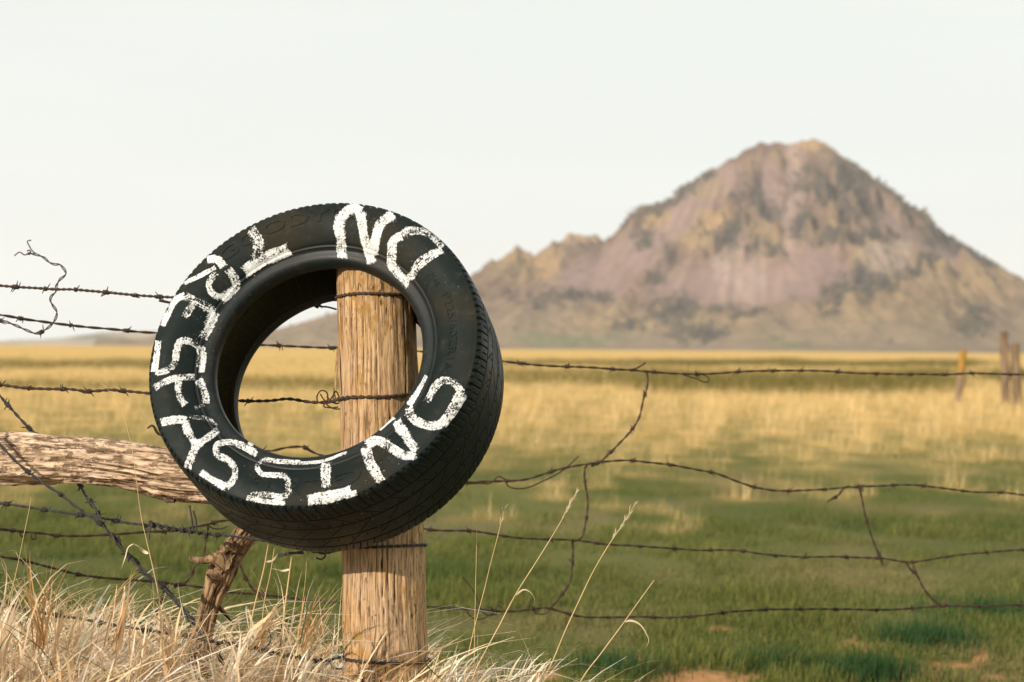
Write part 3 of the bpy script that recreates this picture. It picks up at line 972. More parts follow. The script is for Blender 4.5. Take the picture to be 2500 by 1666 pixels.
# ---- moulded lettering, raised 1 mm from the rubber
sw_p = sidewall_profile(1)
LET_V, LET_F = [], []
def moulded(text, p0, p1, height, raise_=0.0011, outline=False, rmid=None):
    """text round the side wall from photo point p0 to p1, tops outward"""
    a0, r0 = hit_polar(*p0)
    a1, r1 = hit_polar(*p1)
    if a1 < a0:
        a1 += 2 * math.pi
    rm = rmid or (r0 + r1) / 2
    cu = bpy.data.curves.new('lettering', 'FONT')
    cu.body = text
    cu.size = 1.0
    cu.extrude = 0.0
    cu.resolution_u = 4
    if outline:
        cu.fill_mode = 'NONE'
        cu.bevel_depth = 0.022
        cu.bevel_resolution = 1
    tmp = bpy.data.objects.new('lettering_tmp', cu)
    COL.objects.link(tmp)
    dg = bpy.context.evaluated_depsgraph_get()
    dg.update()
    ev = tmp.evaluated_get(dg)
    me = ev.to_mesh()
    V = np.array([v.co[:] for v in me.vertices])
    F = [list(p.vertices) for p in me.polygons]
    ev.to_mesh_clear()
    bpy.data.objects.remove(tmp)
    x = (V[:, 0] - V[:, 0].min()) / (np.ptp(V[:, 0]) + 1e-9)
    y = (V[:, 1] - V[:, 1].min()) / (np.ptp(V[:, 1]) + 1e-9) - 0.5
    ang = a0 + x * (a1 - a0)
    rr = rm + y * height
    s = np.interp(rr, sw_p[:, 0], sw_p[:, 1])
    if outline:
        s = s + V[:, 2] * 0.03 + 0.0002
        W = ring_pt(ang, rr, s)
        me2 = bpy.data.meshes.new('lettering')
        me2.from_pydata((W - np.array(tyre.location)).tolist(), [], F)
    else:
        top = ring_pt(ang, rr, s + raise_)
        bot = ring_pt(ang, rr, s - 0.0005)
        n = len(top)
        from collections import Counter
        ed = Counter()
        dirs = {}
        for f in F:
            for i in range(len(f)):
                e = (f[i], f[(i + 1) % len(f)])
                ed[tuple(sorted(e))] += 1
                dirs[tuple(sorted(e))] = e
        F2 = list(F) + [[e[1], e[0], e[0] + n, e[1] + n] for k, e in dirs.items() if ed[k] == 1]
        k0 = len(LET_V)
        LET_V.extend(np.concatenate([top, bot]).tolist())
        LET_F.extend([[i + k0 for i in f] for f in F2])
        me2 = bpy.data.meshes.new('lettering')
        me2.from_pydata((np.concatenate([top, bot]) - np.array(tyre.location)).tolist(), [], F2)
    me2.update()
    o = obj('raised_lettering', me2, MAT_SIDE, front_side)
    return o
moulded('GOODYEAR', (556, 650), (930, 548), 0.026, 0.0014, rmid=0.292)['label'] = 'large raised black maker lettering along the top of the tyre'
moulded('EAGLE', (1010, 1085), (690, 1178), 0.030, 0.0012, rmid=0.284)['label'] = 'large raised black lettering upside down along the bottom of the tyre'
moulded('G', (662, 1176), (618, 1165), 0.030, 0.0012, rmid=0.284)['label'] = 'single raised black letter at the bottom of the tyre'
moulded('P225/60ZR16', (1086, 716), (1096, 900), 0.0155, 0.0014, rmid=0.272)['label'] = 'small raised size marking on the right of the tyre'
moulded('M+S', (1056, 664), (1073, 694), 0.011, 0.0012, rmid=0.266)['label'] = 'tiny raised marking near the painted O'
bvh = BVHTree.FromPolygons(bv_V.tolist() + LET_V, bv_F.tolist() + [[i + len(bv_V) for i in f] for f in LET_F])

# ---- white brush-painted letters, laid on the rubber stroke by stroke
def mat_paint():
    N = NT('white_brushed_paint')
    u, v = N.attr('su', 'Fac'), N.attr('sv', 'Fac')
    cov, edge = N.attr('cover', 'Fac'), N.attr('edge', 'Fac')
    cv = N.n('ShaderNodeCombineXYZ')
    N.set(cv.inputs[0], N.math('MULTIPLY', u, 28.0))
    N.set(cv.inputs[1], N.math('MULTIPLY', v, 7.0))
    N.set(cv.inputs[2], N.attr('sid', 'Fac'))
    st1 = N.noise(cv.outputs[0], 1.0, 3, 0.6)
    cv2 = N.n('ShaderNodeCombineXYZ')
    N.set(cv2.inputs[0], N.math('MULTIPLY', u, 320.0))
    N.set(cv2.inputs[1], N.math('MULTIPLY', v, 2.2))
    N.set(cv2.inputs[2], N.attr('sid', 'Fac'))
    st2 = N.noise(cv2.outputs[0], 1.0, 3, 0.6)
    sp = N.noise(N.coord(), 300, 5, 0.8)
    patch = N.noise(N.coord(), 32, 3, 0.6)
    val = N.math('ADD', cov, N.math('MULTIPLY', N.math('SUBTRACT', st1, 0.5), 1.6))
    val = N.math('ADD', val, N.math('MULTIPLY', N.math('SUBTRACT', st2, 0.5), 2.2))
    val = N.math('ADD', val, N.math('MULTIPLY', N.math('SUBTRACT', sp, 0.5), 2.6))
    val = N.math('ADD', val, N.math('MULTIPLY', N.math('SUBTRACT', patch, 0.5), 2.0))
    val = N.math('SUBTRACT', val, N.ramp(edge, 0.62, 1.22, 0.0, 1.25))
    al = N.ramp(val, 0.40, 0.54)
    tone = N.noise(N.coord(), 150, 4, 0.7)
    col = N.mix(N.ramp(tone, 0.3, 0.75), (0.50, 0.50, 0.49), (0.74, 0.76, 0.77))
    col = N.mix(N.ramp(val, 0.5, 0.95, 0.45, 0.0), col, (0.42, 0.37, 0.34))
    p = N.principled(col, 0.55, N.bump(N.math('ADD', st1, sp), 0.5, 0.0006), 0.35)
    tr = N.n('ShaderNodeBsdfTransparent')
    ms = N.n('ShaderNodeMixShader')
    N.t.links.new(al, ms.inputs[0])
    N.t.links.new(tr.outputs[0], ms.inputs[1])
    N.t.links.new(p, ms.inputs[2])
    return N.done(ms.outputs[0])
MAT_PAINT = mat_paint()
_sid = [0.0]
def paint(name, strokes, label, lift=0.0007):
    parts, AU, AV, AC, AE, AS = [], [], [], [], [], []
    for si, (pts, w, cover) in enumerate(strokes):
        w0, w1 = (w, w) if not isinstance(w, tuple) else w
        w0, w1 = w0 * 1.07, w1 * 1.07
        P = np.array([(x, y, 0) for x, y in pts], float)
        d0 = P[0] - P[1]; d0 /= np.linalg.norm(d0)
        d1 = P[-1] - P[-2]; d1 /= np.linalg.norm(d1)
        P = np.concatenate([[P[0] + d0 * w0 * 0.18], P[1:-1], [P[-1] + d1 * w1 * 0.18]]) if len(P) > 2 else np.array([P[0] + d0 * w0 * 0.18, P[1] + d1 * w1 * 0.18])
        Q = catmull(P, 1.6)[:, :2]
        n = len(Q)
        T = np.gradient(Q, axis=0); T /= np.linalg.norm(T, axis=1)[:, None] + 1e-9
        for _ in range(4):
            T[1:-1] = (T[:-2] + T[1:-1] + T[2:]) / 3
        T /= np.linalg.norm(T, axis=1)[:, None]
        Nn = np.stack([-T[:, 1], T[:, 0]], 1)
        nv = 13
        vv = np.linspace(-1.22, 1.22, nv)
        ww = np.linspace(w0, w1, n) * (1 + 0.20 * perlin(np.arange(n) * 0.055 + 7.7 * _sid[0], si + 0.5, _sid[0]))
        G = Q[:, None] + vv[None, :, None] * Nn[:, None] * (ww / 2)[:, None, None]
        s = np.arange(n) * 1.6
        de = np.minimum(s, s[-1] - s)
        ee = np.clip(1.2 - de / (0.38 * ww) * 0.6, 0, 1.3)
        V = np.zeros((n * nv, 3)); ok = np.zeros(n * nv, bool)
        r_prev = None
        for i in range(n):
            for j in range(nv):
                p, nr = hit(*G[i, j])
                if p is not None:
                    V[i * nv + j] = p + nr * (lift + 0.00012 * si)
                    ok[i * nv + j] = True
        f = grid_faces(n, nv)
        f = f[ok[f].all(1)]
        ln = np.linalg.norm(V[f[:, 0]] - V[f[:, 2]], axis=1)
        f = f[ln < 0.02]
        parts.append((V, [f]))
        _sid[0] += 3.7
        AU.append(np.repeat(s / 1250, nv)); AV.append(np.tile(vv, n))
        AC.append(np.full(n * nv, cover + 0.01))
        AE.append(np.maximum(np.abs(vv)[None, :], ee[:, None]).ravel())
        AS.append(np.full(n * nv, _sid[0]))
    V, Fs = join(parts)
    F = np.concatenate([q for q in Fs if len(q)])
    used = np.unique(F)
    remap = -np.ones(len(V), int); remap[used] = np.arange(len(used))
    me = mk_mesh(name, V[used] - np.array(tyre.location), remap[F][:, ::-1])
    for nm, arr in (('su', AU), ('sv', AV), ('cover', AC), ('edge', AE), ('sid', AS)):
        vfloat(me, nm, np.concatenate(arr)[used])
    o = obj('painted_letter', me, MAT_PAINT, front_side)
    o['label'] = label
    return o

paint('N', [([(836, 632), (833, 587), (829, 546), (846, 520), (867, 509), (880, 518)], 25, 0.92), ([(880, 520), (883, 545), (888, 572), (897, 606), (909, 644)], 24, 0.87),
            ([(961, 524), (930, 546), (919, 576), (911, 622)], 26, 0.87)], 'white painted letter N of NO at the top')
paint('O', [([(984, 576), (962, 586), (957, 628), (958, 648), (976, 674), (1002, 694)], (24, 27), 0.70), ([(1001, 682), (1024, 646), (1053, 624), (1082, 609)], 25, 0.58),
            ([(1083, 608), (1064, 583), (1039, 569), (1005, 565), (982, 573)], 23, 0.56)], 'white painted letter O of NO at the upper right')
paint('T', [([(609, 562), (628, 586), (631, 610), (626, 634)], (36, 30), 0.43), ([(594, 666), (645, 634), (706, 608)], 33, 0.68), ([(600, 672), (650, 640), (712, 617)], 14, 0.87)], 'white painted letter T at the upper left')
paint('R', [([(506, 636), (529, 634), (547, 654)], 23, 0.82), ([(527, 653), (490, 673), (450, 692)], 12, 0.92), ([(530, 665), (511, 690), (516, 714), (538, 728)], 19, 0.58),
            ([(556, 656), (573, 681), (577, 699), (560, 716), (538, 732)], 26, 0.60)], 'white painted letter R')
paint('E', [([(452, 724), (432, 731), (412, 762), (397, 797)], (18, 14), 0.79), ([(452, 723), (481, 738), (526, 760)], 24, 0.43), ([(526, 760), (511, 794), (494, 829)], 27, 0.73),
            ([(473, 742), (460, 760), (451, 777)], 21, 0.50)], 'white painted letter E')
paint('S', [([(387, 832), (382, 874), (378, 908)], 16, 0.97), ([(378, 910), (402, 907), (425, 889), (431, 859), (440, 834), (464, 835), (486, 853), (488, 900)], 18, 0.50),
            ([(493, 845), (497, 872), (492, 910)], 16, 0.92)], 'white painted letter S beside the E')
paint('P', [([(376, 950), (396, 936), (431, 924), (476, 921)], 18, 0.56), ([(437, 930), (437, 966), (453, 990)], 18, 0.68), ([(482, 925), (498, 955), (503, 988)], 22, 0.58), ([(474, 997), (500, 990)], 9, 0.39)], 'white painted letter P')
paint('A', [([(392, 1032), (429, 1025), (458, 1024)], 22, 0.68), ([(452, 1027), (459, 1054), (477, 1084)], 22, 0.72), ([(461, 1021), (498, 1022), (532, 1040)], 13, 0.31),
            ([(534, 1050), (507, 1070), (481, 1090), (464, 1127), (458, 1146)], (19, 21), 0.61)], 'white painted letter A at the lower left')
paint('S', [([(628, 1111), (590, 1089), (557, 1080), (530, 1089), (528, 1107), (562, 1128), (573, 1144), (571, 1169), (551, 1191)], 18, 0.70), ([(552, 1190), (521, 1174), (490, 1153)], 18, 0.85)], 'white painted letter S, first of the pair at the bottom')
paint('S', [([(735, 1131), (679, 1127), (645, 1125), (628, 1140), (637, 1156), (665, 1161), (697, 1165), (703, 1184), (704, 1203), (694, 1213), (655, 1208), (610, 1210)], (12, 18), 0.58), ([(602, 1214), (645, 1224), (697, 1229)], 13, 0.82)], 'white painted letter S, second of the pair at the bottom')
paint('I', [([(728, 1132), (785, 1127), (848, 1105)], 9, 0.68), ([(796, 1130), (795, 1159), (797, 1192)], 24, 0.72), ([(752, 1219), (798, 1209), (857, 1196)], 20, 0.77), ([(752, 1228), (800, 1223), (872, 1203)], 14, 0.79)], 'white painted letter I at the bottom')
paint('N', [([(967, 1028), (992, 1068), (1018, 1100)], 27, 0.72), ([(1016, 1112), (987, 1112), (955, 1094), (920, 1076), (894, 1088)], 24, 0.72), ([(893, 1092), (902, 1126), (916, 1151), (931, 1177)], 25, 0.72)], 'white painted letter N at the lower right')
paint('G', [([(1042, 917), (1021, 956), (998, 990)], (10, 16), 0.74), ([(997, 995), (1006, 1018), (1035, 1036), (1068, 1039), (1094, 1017), (1113, 983), (1127, 958)], 26, 0.66),
            ([(1127, 958), (1109, 936), (1081, 931), (1060, 951), (1043, 984)], 20, 0.50), ([(1083, 1042), (1108, 1012), (1136, 965)], 12, 0.82)], 'white painted letter G at the right')
paint('chip', [([(927, 1049), (957, 1018)], (7, 15), 1.9)], 'small plain white patch on the tyre bead')  # white wedge on the bead, in the same material as the letters
paint('dab', [([(606, 1082), (617, 1088)], (6, 6), 1.3)], 'tiny white spot on the tyre bead')  # small white spot lower left on the bead

# ================================================================== RAIL AND STAKE
MAT_RAIL = mat_wood('peeling_rail_wood', (0.76, 0.56, 0.40), (0.46, 0.295, 0.18), (0.085, 0.045, 0.024), grain=(125, 125, 13.0), axis='X', bark=0.7, grey=(0.60, 0.47, 0.40))
RD = 3.985
rl = [(-900, 1105, 58, .04), (-500, 1112, 58, .02), (-200, 1116, 60, 0), (0, 1119, 60, 0), (65, 1119, 63, 0), (130, 1123, 57, 0), (200, 1126, 55, 0), (330, 1142, 57, 0), (400, 1158, 62, 0), (440, 1165, 60, 0), (490, 1169, 58, 0), (600, 1180, 57, 0), (740, 1192, 56, 0), (838, 1198, 54, -.02)]
rp = [unproject(x, y, RD + dz) for x, y, r, dz in rl]
rail = empty('brace_rail', (rp[0].x, rp[0].y, rp[0].z - 0.05))
tag(rail, 'rough peeling horizontal log rail running from the left edge to the post', 'rail')
# radius has to follow arc length
ss = np.concatenate([[0], np.cumsum([(b - a).length for a, b in zip(rp[:-1], rp[1:])])])
rr_ = np.interp(np.linspace(0, ss[-1], 120), ss, [q[2] / FPX * RD for q in rl])
V, Fs, cr = log_mesh('rail', rp, rr_ * 0.93, nang=150, step=0.0045, disp=0.0020, cracks=40, crack_depth=0.004, seed=11, lump=0.004, flake=0.0042)
me = mk_mesh('rail_timber', at0(rail, V), Fs)
vfloat(me, 'crack', cr)
obj('timber', me, MAT_RAIL, rail)
# a torn strip of bark hanging under it
bp = [unproject(395, 1216, RD - .035), unproject(415, 1224, RD - .04), unproject(428, 1222, RD - .045)]
V, Fs = tube(catmull(bp, 0.005), 0.0035, 6)
V += 0.0015 * rng.normal(size=V.shape)
me = mk_mesh('bark_strip', at0(rail, V), Fs); vfloat(me, 'crack', np.full(len(V), .6))
obj('bark_strip', me, MAT_RAIL, rail)

MAT_STAKE = mat_wood('gnarled_stake_wood', (0.40, 0.26, 0.145), (0.22, 0.13, 0.07), (0.040, 0.022, 0.012), grain=(80, 80, 6), bark=0.5, grey=(0.25, 0.17, 0.12))
SD = 4.05
sl = [(640, 1245, 26), (612, 1290, 28), (575, 1335, 31), (548, 1378, 36), (534, 1412, 36), (518, 1450, 29), (504, 1500, 27), (492, 1550, 27), (484, 1600, 28), (478, 1666, 29), (470, 1800, 30), (462, 2050, 32), (458, 2250, 33)]
spt = [unproject(x, y, SD) for x, y, r in sl]
stake = empty('leaning_stake', (spt[-1].x, spt[-1].y, 0))
tag(stake, 'crooked brown branch stake leaning out of the dry grass below the tyre', 'stake')
ss = np.concatenate([[0], np.cumsum([(b - a).length for a, b in zip(spt[:-1], spt[1:])])])
V, Fs, cr = log_mesh('stake', spt, np.interp(np.linspace(0, ss[-1], 80), ss, [q[2] / FPX * SD for q in sl]) * 0.88, nang=90, step=0.005, disp=0.0025, cracks=22, crack_depth=0.006, seed=21, lump=0.0045, flake=0.0014)
me = mk_mesh('stake_trunk', at0(stake, V), Fs); vfloat(me, 'crack', cr)
obj('trunk', me, MAT_STAKE, stake)
def branch(pts, rads, name, seed):
    Q = [unproject(x, y, SD + d) for x, y, d in pts]
    V, Fs, cr = log_mesh(name, Q, rads, nang=36, step=0.004, disp=0.0012, cracks=6, crack_depth=0.001, seed=seed, lump=0.0015, rough_end=0.003)
    me = mk_mesh(name, at0(stake, V), Fs); vfloat(me, 'crack', cr)
    obj(name, me, MAT_STAKE, stake)
branch([(548, 1376, -.02), (527, 1364, -.035), (508, 1366, -.04), (488, 1368, -.045), (463, 1363, -.05)], [0.020, 0.015, 0.0085, 0.0070, 0.0055], 'branch_stub', 3)
branch([(530, 1408, -.02), (517, 1412, -.04), (505, 1403, -.05)], [0.013, 0.009, 0.001], 'bark_spur', 5)
branch([(545, 1345, -.026), (560, 1330, -.034), (574, 1345, -.03)], [0.008, 0.012, 0.006], 'knot', 6)
branch([(534, 1480, 0.0), (552, 1502, 0.0), (566, 1518, .0)], [0.006, 0.004, 0.002], 'twig', 8)

# ================================================================== BARBED WIRE
def mat_wire(name, rust, steel):
    N = NT(name)
    n = N.noise(N.coord(), 60, 4, 0.7)
    f = N.noise(N.coord(), 500, 3, 0.7)
    col = N.mix(N.ramp(n, 0.35, 0.65), steel, rust)
    col = N.mix(N.ramp(f, 0.45, 0.7, 0, 0.5), col, tuple(c * 0.4 for c in rust))
    return N.done(N.principled(col, 0.7, N.bump(f, 0.5, 0.0005), 0.35, 0.0))
MAT_RUST = mat_wire('rusty_wire', (0.075, 0.034, 0.016), (0.045, 0.034, 0.026))
MAT_GREY = mat_wire('grey_wire', (0.042, 0.035, 0.030), (0.060, 0.062, 0.062))
MAT_DARK = mat_wire('dark_wire', (0.060, 0.032, 0.018), (0.045, 0.040, 0.036))

def barb_mesh(seed, two=False):
    r_ = np.random.default_rng(seed)
    parts = []
    for k in range(1 if two else 2):
        off = (k - 0.5) * 0.005
        ph = r_.uniform(0, 6.28)
        turns = 2.1
        t = np.linspace(0, 1, 26)
        rad = 0.0042
        H = np.stack([off + (t - 0.5) * 0.0065, rad * np.cos(ph + t * turns * 2 * np.pi), rad * np.sin(ph + t * turns * 2 * np.pi)], 1)
        def tail(p, q, sgn):
            d = (p - q); d /= np.linalg.norm(d)
            d = d + np.array([sgn * r_.uniform(-.1, .7), 0, 0]); d /= np.linalg.norm(d)
            return np.array([p + d * x for x in np.linspace(0.002, r_.uniform(0.010, 0.014), 4)])
        Q = np.concatenate([tail(H[0], H[1], -1)[::-1], H, tail(H[-1], H[-2], 1)])
        rd = np.full(len(Q), 0.00125)
        rd[:2] = [0.0003, 0.0009]; rd[-2:] = [0.0009, 0.0003]
        parts.append(tube(Q, rd, 5))
    V, Fs = join(parts)
    return mk_mesh('barb', V, Fs)
BARBS = {}
def barb_for(mat):
    if mat.name not in BARBS:
        L_ = []
        for s in range(5):
            me = barb_mesh(30 + s, two=s == 0)
            me.materials.append(mat)
            L_.append(me)
        BARBS[mat.name] = L_
    return BARBS[mat.name]

wire_rng = np.random.default_rng(99)
def barbed(pts, label, mat=MAT_RUST, pitch=0.045, r=0.00145, gap=0.0014, spacing=0.115, step=0.004, barb_from=0.0, barb_to=1.0, group=None, loose=(), cat='barbed wire', name='barbed_wire', sides=6, wild=0.0015, strands=2):
    """pts: world points. Two strands twisted round each other, barbs along them."""
    Q = catmull(pts, step)
    s = np.arange(len(Q)) * step
    # hand-strung wire is never quite straight
    k1 = perlin(s * 9, s * 0 + wire_rng.uniform(0, 99), 1) * wild
    k2 = perlin(s * 9, s * 0 + wire_rng.uniform(0, 99), 5) * wild
    fade = sstep(0, 0.06, s) * sstep(0, 0.06, s[-1] - s)
    T, Nn, B = frames(Q)
    Q = Q + (Nn * k1[:, None] + B * k2[:, None]) * fade[:, None]
    T, Nn, B = frames(Q)
    root = empty(name, Q[0])
    tag(root, label, cat, group or 'barbed wire strands of the fence')
    ph = s / pitch * 2 * np.pi + wire_rng.uniform(0, 6) + 0.6 * perlin(s * 12, 3.0, 1)
    for k in range(strands):
        a = ph + k * np.pi
        g = gap if strands == 2 else 0.0
        C = Q + (Nn * np.cos(a)[:, None] + B * np.sin(a)[:, None]) * g
        V, Fs = tube(C, r, sides)
        obj('strand', mk_mesh('strand', V - Q[0], Fs), mat, root)
    if spacing:
        ms = barb_for(mat)
        d = spacing * wire_rng.uniform(0.2, 0.8)
        while d < s[-1] - 0.015:
            i = min(int(d / step), len(Q) - 1)
            if barb_from <= d / s[-1] <= barb_to:
                o = bpy.data.objects.new('barb', ms[wire_rng.integers(len(ms))])
                COL.objects.link(o)
                M = Matrix((Vector(T[i]), Vector(Nn[i]), Vector(B[i]))).transposed().to_4x4()
                M = M @ Matrix.Rotation(wire_rng.uniform(0, 6.28), 4, 'X')
                M.translation = Vector(Q[i] - Q[0])
                o.parent = root
                o.matrix_local = M
            d += spacing * wire_rng.uniform(0.82, 1.18)
    for nm, lp_, rad in loose:
        V, Fs = tube(catmull(lp_, 0.0025), rad, 6)
        obj(nm, mk_mesh(nm, V - Q[0], Fs), mat, root)
    return root

def U(pts, depth):
    f = depth if callable(depth) else (lambda x: depth)
    return [unproject(x, y, f(x)) for x, y in pts]

def coil(pts, turns, rad, n=60):
    """a wire wound round a path"""
    Q = catmull(pts, 0.001)
    T, Nn, B = frames(Q)
    a = np.linspace(0, turns * 2 * np.pi, len(Q))
    C = Q + (Nn * np.cos(a)[:, None] + B * np.sin(a)[:, None]) * rad
    return [Vector(c) for c in C[::3]]

# -- strands tied to the main post (all of them run off to the left)
w1 = U([(-420, 672), (-200, 684), (0, 697), (84, 703), (135, 707), (180, 707), (227, 711), (289, 717), (348, 722), (426, 727), (560, 735), (700, 744), (766, 740)], 4.15) + [unproject(800, 733, 4.07)]
barbed(w1 + around_post([729, 716, 719, 727], 165, 400, 14), 'rusty twisted barbed wire reaching the post above the middle of the tyre', MAT_RUST, pitch=0.024, r=0.0018, gap=0.0017, spacing=0.058, barb_to=0.68,
       loose=[('loose_end', U([(388, 735), (402, 738), (420, 741)], 4.10), 0.0017), ('loose_end', U([(389, 732), (402, 735), (419, 739)], 4.095), 0.0015),
              ('wrap', coil(U([(735, 748), (770, 738), (815, 728)], 4.08), 6, 0.0045), 0.0014), ('loose_end', U([(766, 738), (780, 748), (800, 750), (822, 756)], 4.06), 0.0018), ('loose_end', U([(764, 740), (778, 753), (768, 748)], 4.06), 0.0018)])
w3 = U([(-420, 915), (-200, 928), (0, 939), (55, 946), (116, 949), (174, 950), (213, 955), (241, 954), (269, 952), (297, 954), (337, 958), (365, 961), (460, 970), (581, 978), (661, 978), (702, 974), (758, 982), (790, 983)], lambda x: 4.09 - 0.07 * max(0, (x - 365) / 425))
barbed(w3 + around_post([979, 970, 968, 961, 958], 178, 400, 14), 'rusty barbed wire with a tangled knot crossing the tyre hole to the post', MAT_RUST, pitch=0.034, r=0.0019, gap=0.0018, spacing=0.062, barb_to=0.62,
       loose=[('knot', U([(776, 985), (774, 968), (784, 954), (797, 958), (800, 975), (790, 992), (806, 996), (826, 994)], 4.01), 0.0016),
              ('knot', U([(800, 985), (812, 968), (820, 956), (828, 972), (826, 985), (808, 980), (798, 968)], 4.005), 0.0016),
              ('knot', U([(790, 978), (800, 990), (815, 998), (832, 999)], 4.0), 0.0015), ('knot', U([(782, 962), (790, 975), (805, 984), (818, 975), (815, 958)], 4.0), 0.0014),
              ('loose_end', U([(812, 985), (814, 968), (816, 948)], 4.0), 0.0013)])
w4 = U([(-420, 1190), (-200, 1208), (0, 1228), (42, 1234), (110, 1245), (173, 1254), (244, 1263), (315, 1277), (354, 1281), (387, 1283), (431, 1292), (476, 1298), (506, 1303), (550, 1306), (601, 1314), (700, 1330), (790, 1350)], lambda x: 3.96)
barbed(w4 + around_post([1349, 1338, 1332, 1335, 1350], 186, 400, 14), 'dark grey barbed wire with doubled twisted ends passing just under the tyre', MAT_GREY, pitch=0.03, r=0.0017, gap=0.0017, spacing=0.075, barb_to=0.6,
       loose=[('wrap', coil(U([(348, 1281), (387, 1284), (431, 1292), (476, 1298), (515, 1304)], 3.955), 9, 0.0048), 0.0017), ('loose_end', U([(463, 1234), (467, 1262), (472, 1295)], 3.95), 0.0020),
              ('loose_end', U([(472, 1247), (478, 1270), (480, 1297)], 3.95), 0.0020), ('loose_end', U([(366, 1284), (365, 1300), (364, 1318)], 3.95), 0.0019), ('loose_end', U([(350, 1278), (352, 1290), (364, 1292), (372, 1282), (366, 1272)], 3.95), 0.0018),
              ('loose_end', U([(677, 1355), (705, 1351), (740, 1347)], 3.9), 0.0018), ('loose_end', U([(680, 1361), (705, 1353), (742, 1351)], 3.9), 0.0018), ('loose_end', U([(772, 1362), (784, 1366), (795, 1357), (788, 1350)], 3.9), 0.0018)])
# second turn round the post at the same tie
w5 = U([(-420, 1400), (-200, 1440), (0, 1473), (102, 1495), (190, 1510), (272, 1525), (326, 1534), (401, 1546), (476, 1559), (527, 1569), (578, 1573), (622, 1583), (680, 1595), (731, 1607), (799, 1614)], 3.93)
barbed(w5 + around_post([1618, 1615, 1618, 1624, 1630], 186, 400, 14), 'black barbed wire sunk in the dry grass and wrapped round the foot of the post', MAT_GREY, pitch=0.03, r=0.0017, gap=0.0017, spacing=0.085, barb_to=0.66,
       loose=[('wrap', coil(U([(520, 1568), (578, 1573), (640, 1588), (731, 1607), (810, 1618)], 3.925), 11, 0.005), 0.0018), ('loose_end', U([(640, 1590), (660, 1566), (655, 1530)], 3.92), 0.0016),
              ('loose_end', U([(680, 1590), (688, 1550), (686, 1512)], 3.92), 0.0016), ('loose_end', U([(806, 1612), (812, 1630), (835, 1634)], 3.9), 0.0018)])
# -- brace wire looped over the rail
bw1 = U([(-380, 720), (-200, 900), (0, 1086), (30, 1118), (60, 1146), (104, 1179), (149, 1208), (184, 1235), (220, 1262), (247, 1281), (268, 1302), (286, 1326), (306, 1347), (327, 1371), (360, 1403), (391, 1431), (425, 1459), (458, 1500), (500, 1560), (560, 1640)], 3.905)
barbed(bw1, 'grey barbed brace wire slanting down in front of the log rail', MAT_GREY, pitch=0.06, r=0.0017, gap=0.0017, spacing=0.085)
bw2 = U([(-380, 560), (-200, 760), (0, 966), (30, 1000), (54, 1027), (77, 1051), (98, 1066), (150, 1128), (196, 1184), (208, 1206), (229, 1235), (244, 1263), (252, 1281), (264, 1299), (290, 1321), (302, 1348), (331, 1366), (357, 1406), (395, 1428), (422, 1462), (454, 1499), (497, 1562)], lambda x: 4.06 if x < 200 else max(3.915, 4.06 - (x - 200) * 0.0032))
barbed(bw2, 'grey barbed brace wire slanting down behind the log rail', MAT_GREY, pitch=0.04, r=0.0017, gap=0.0017, spacing=0.075)

# -- the fence line behind the post
RF = lambda x: 4.45 + 0.62e-3 * x
BF_ = dict(mat=MAT_RUST, pitch=0.085, r=0.0019, gap=0.0016, spacing=0.125, sides=5, step=0.006)
wa = U([(-420, 735), (-200, 752), (0, 769), (64, 781), (129, 790), (157, 793), (224, 800), (261, 803), (356, 811), (384, 813), (500, 828), (640, 842), (825, 850), (1015, 858), (1235, 883), (1317, 892), (1406, 896), (1537, 904), (1578, 908), (1642, 912), (1750, 912), (1840, 906), (1929, 905), (2025, 907), (2111, 912), (2231, 914), (2320, 914), (2367, 912), (2500, 915), (2700, 920), (2950, 930)], RF)
barbed(wa, 'topmost rusty barbed wire of the rear fence, level with the horizon at right', loose=[
    ('loose_end', U([(1534, 903), (1552, 900), (1566, 893), (1576, 885)], RF), 0.0022), ('loose_end', U([(1540, 908), (1556, 898), (1575, 888)], RF), 0.002),
    ('loop', U([(1665, 914), (1680, 919), (1700, 925), (1719, 933), (1731, 930), (1726, 919), (1703, 913)], RF), 0.0018)], **BF_)
wb = U([(360, 1046), (372, 1039), (387, 1060), (500, 1080), (600, 1098), (661, 1101), (695, 1094), (711, 1092), (739, 1092), (770, 1107), (860, 1130), (1000, 1165), (1141, 1178), (1196, 1176), (1237, 1175), (1285, 1170), (1330, 1156), (1387, 1141), (1438, 1133), (1483, 1127), (1530, 1124), (1578, 1129), (1642, 1136), (1706, 1148), (1754, 1158), (1800, 1175), (1849, 1191), (1899, 1198), (1982, 1197), (2068, 1191), (2115, 1188), (2231, 1185), (2284, 1190), (2373, 1201), (2446, 1203), (2500, 1209), (2700, 1222), (2950, 1235)], RF)
barbed(wb, 'second rusty barbed wire of the rear fence, waving across the right half', loose=[
    ('loose_end', U([(1141, 1182), (1170, 1180), (1196, 1180), (1218, 1164), (1231, 1170), (1240, 1186), (1253, 1192), (1282, 1192), (1317, 1179), (1371, 1151), (1413, 1114)], RF), 0.002),
    ('knot', coil(U([(1425, 1138), (1445, 1136), (1465, 1130)], RF), 3, 0.005), 0.0018)], **BF_)
wc = U([(-420, 1272), (-200, 1284), (0, 1293), (54, 1299), (98, 1302), (143, 1308), (205, 1309), (265, 1306), (303, 1304), (357, 1299), (431, 1295), (476, 1287), (506, 1281), (536, 1272), (700, 1272), (900, 1284), (1027, 1290), (1057, 1294), (1155, 1297), (1244, 1311), (1316, 1317), (1397, 1319), (1490, 1330), (1558, 1334), (1699, 1343), (1802, 1345), (1877, 1355), (1972, 1360), (2057, 1360), (2153, 1364), (2222, 1372), (2312, 1359), (2397, 1350), (2500, 1342), (2700, 1330), (2950, 1325)], RF)
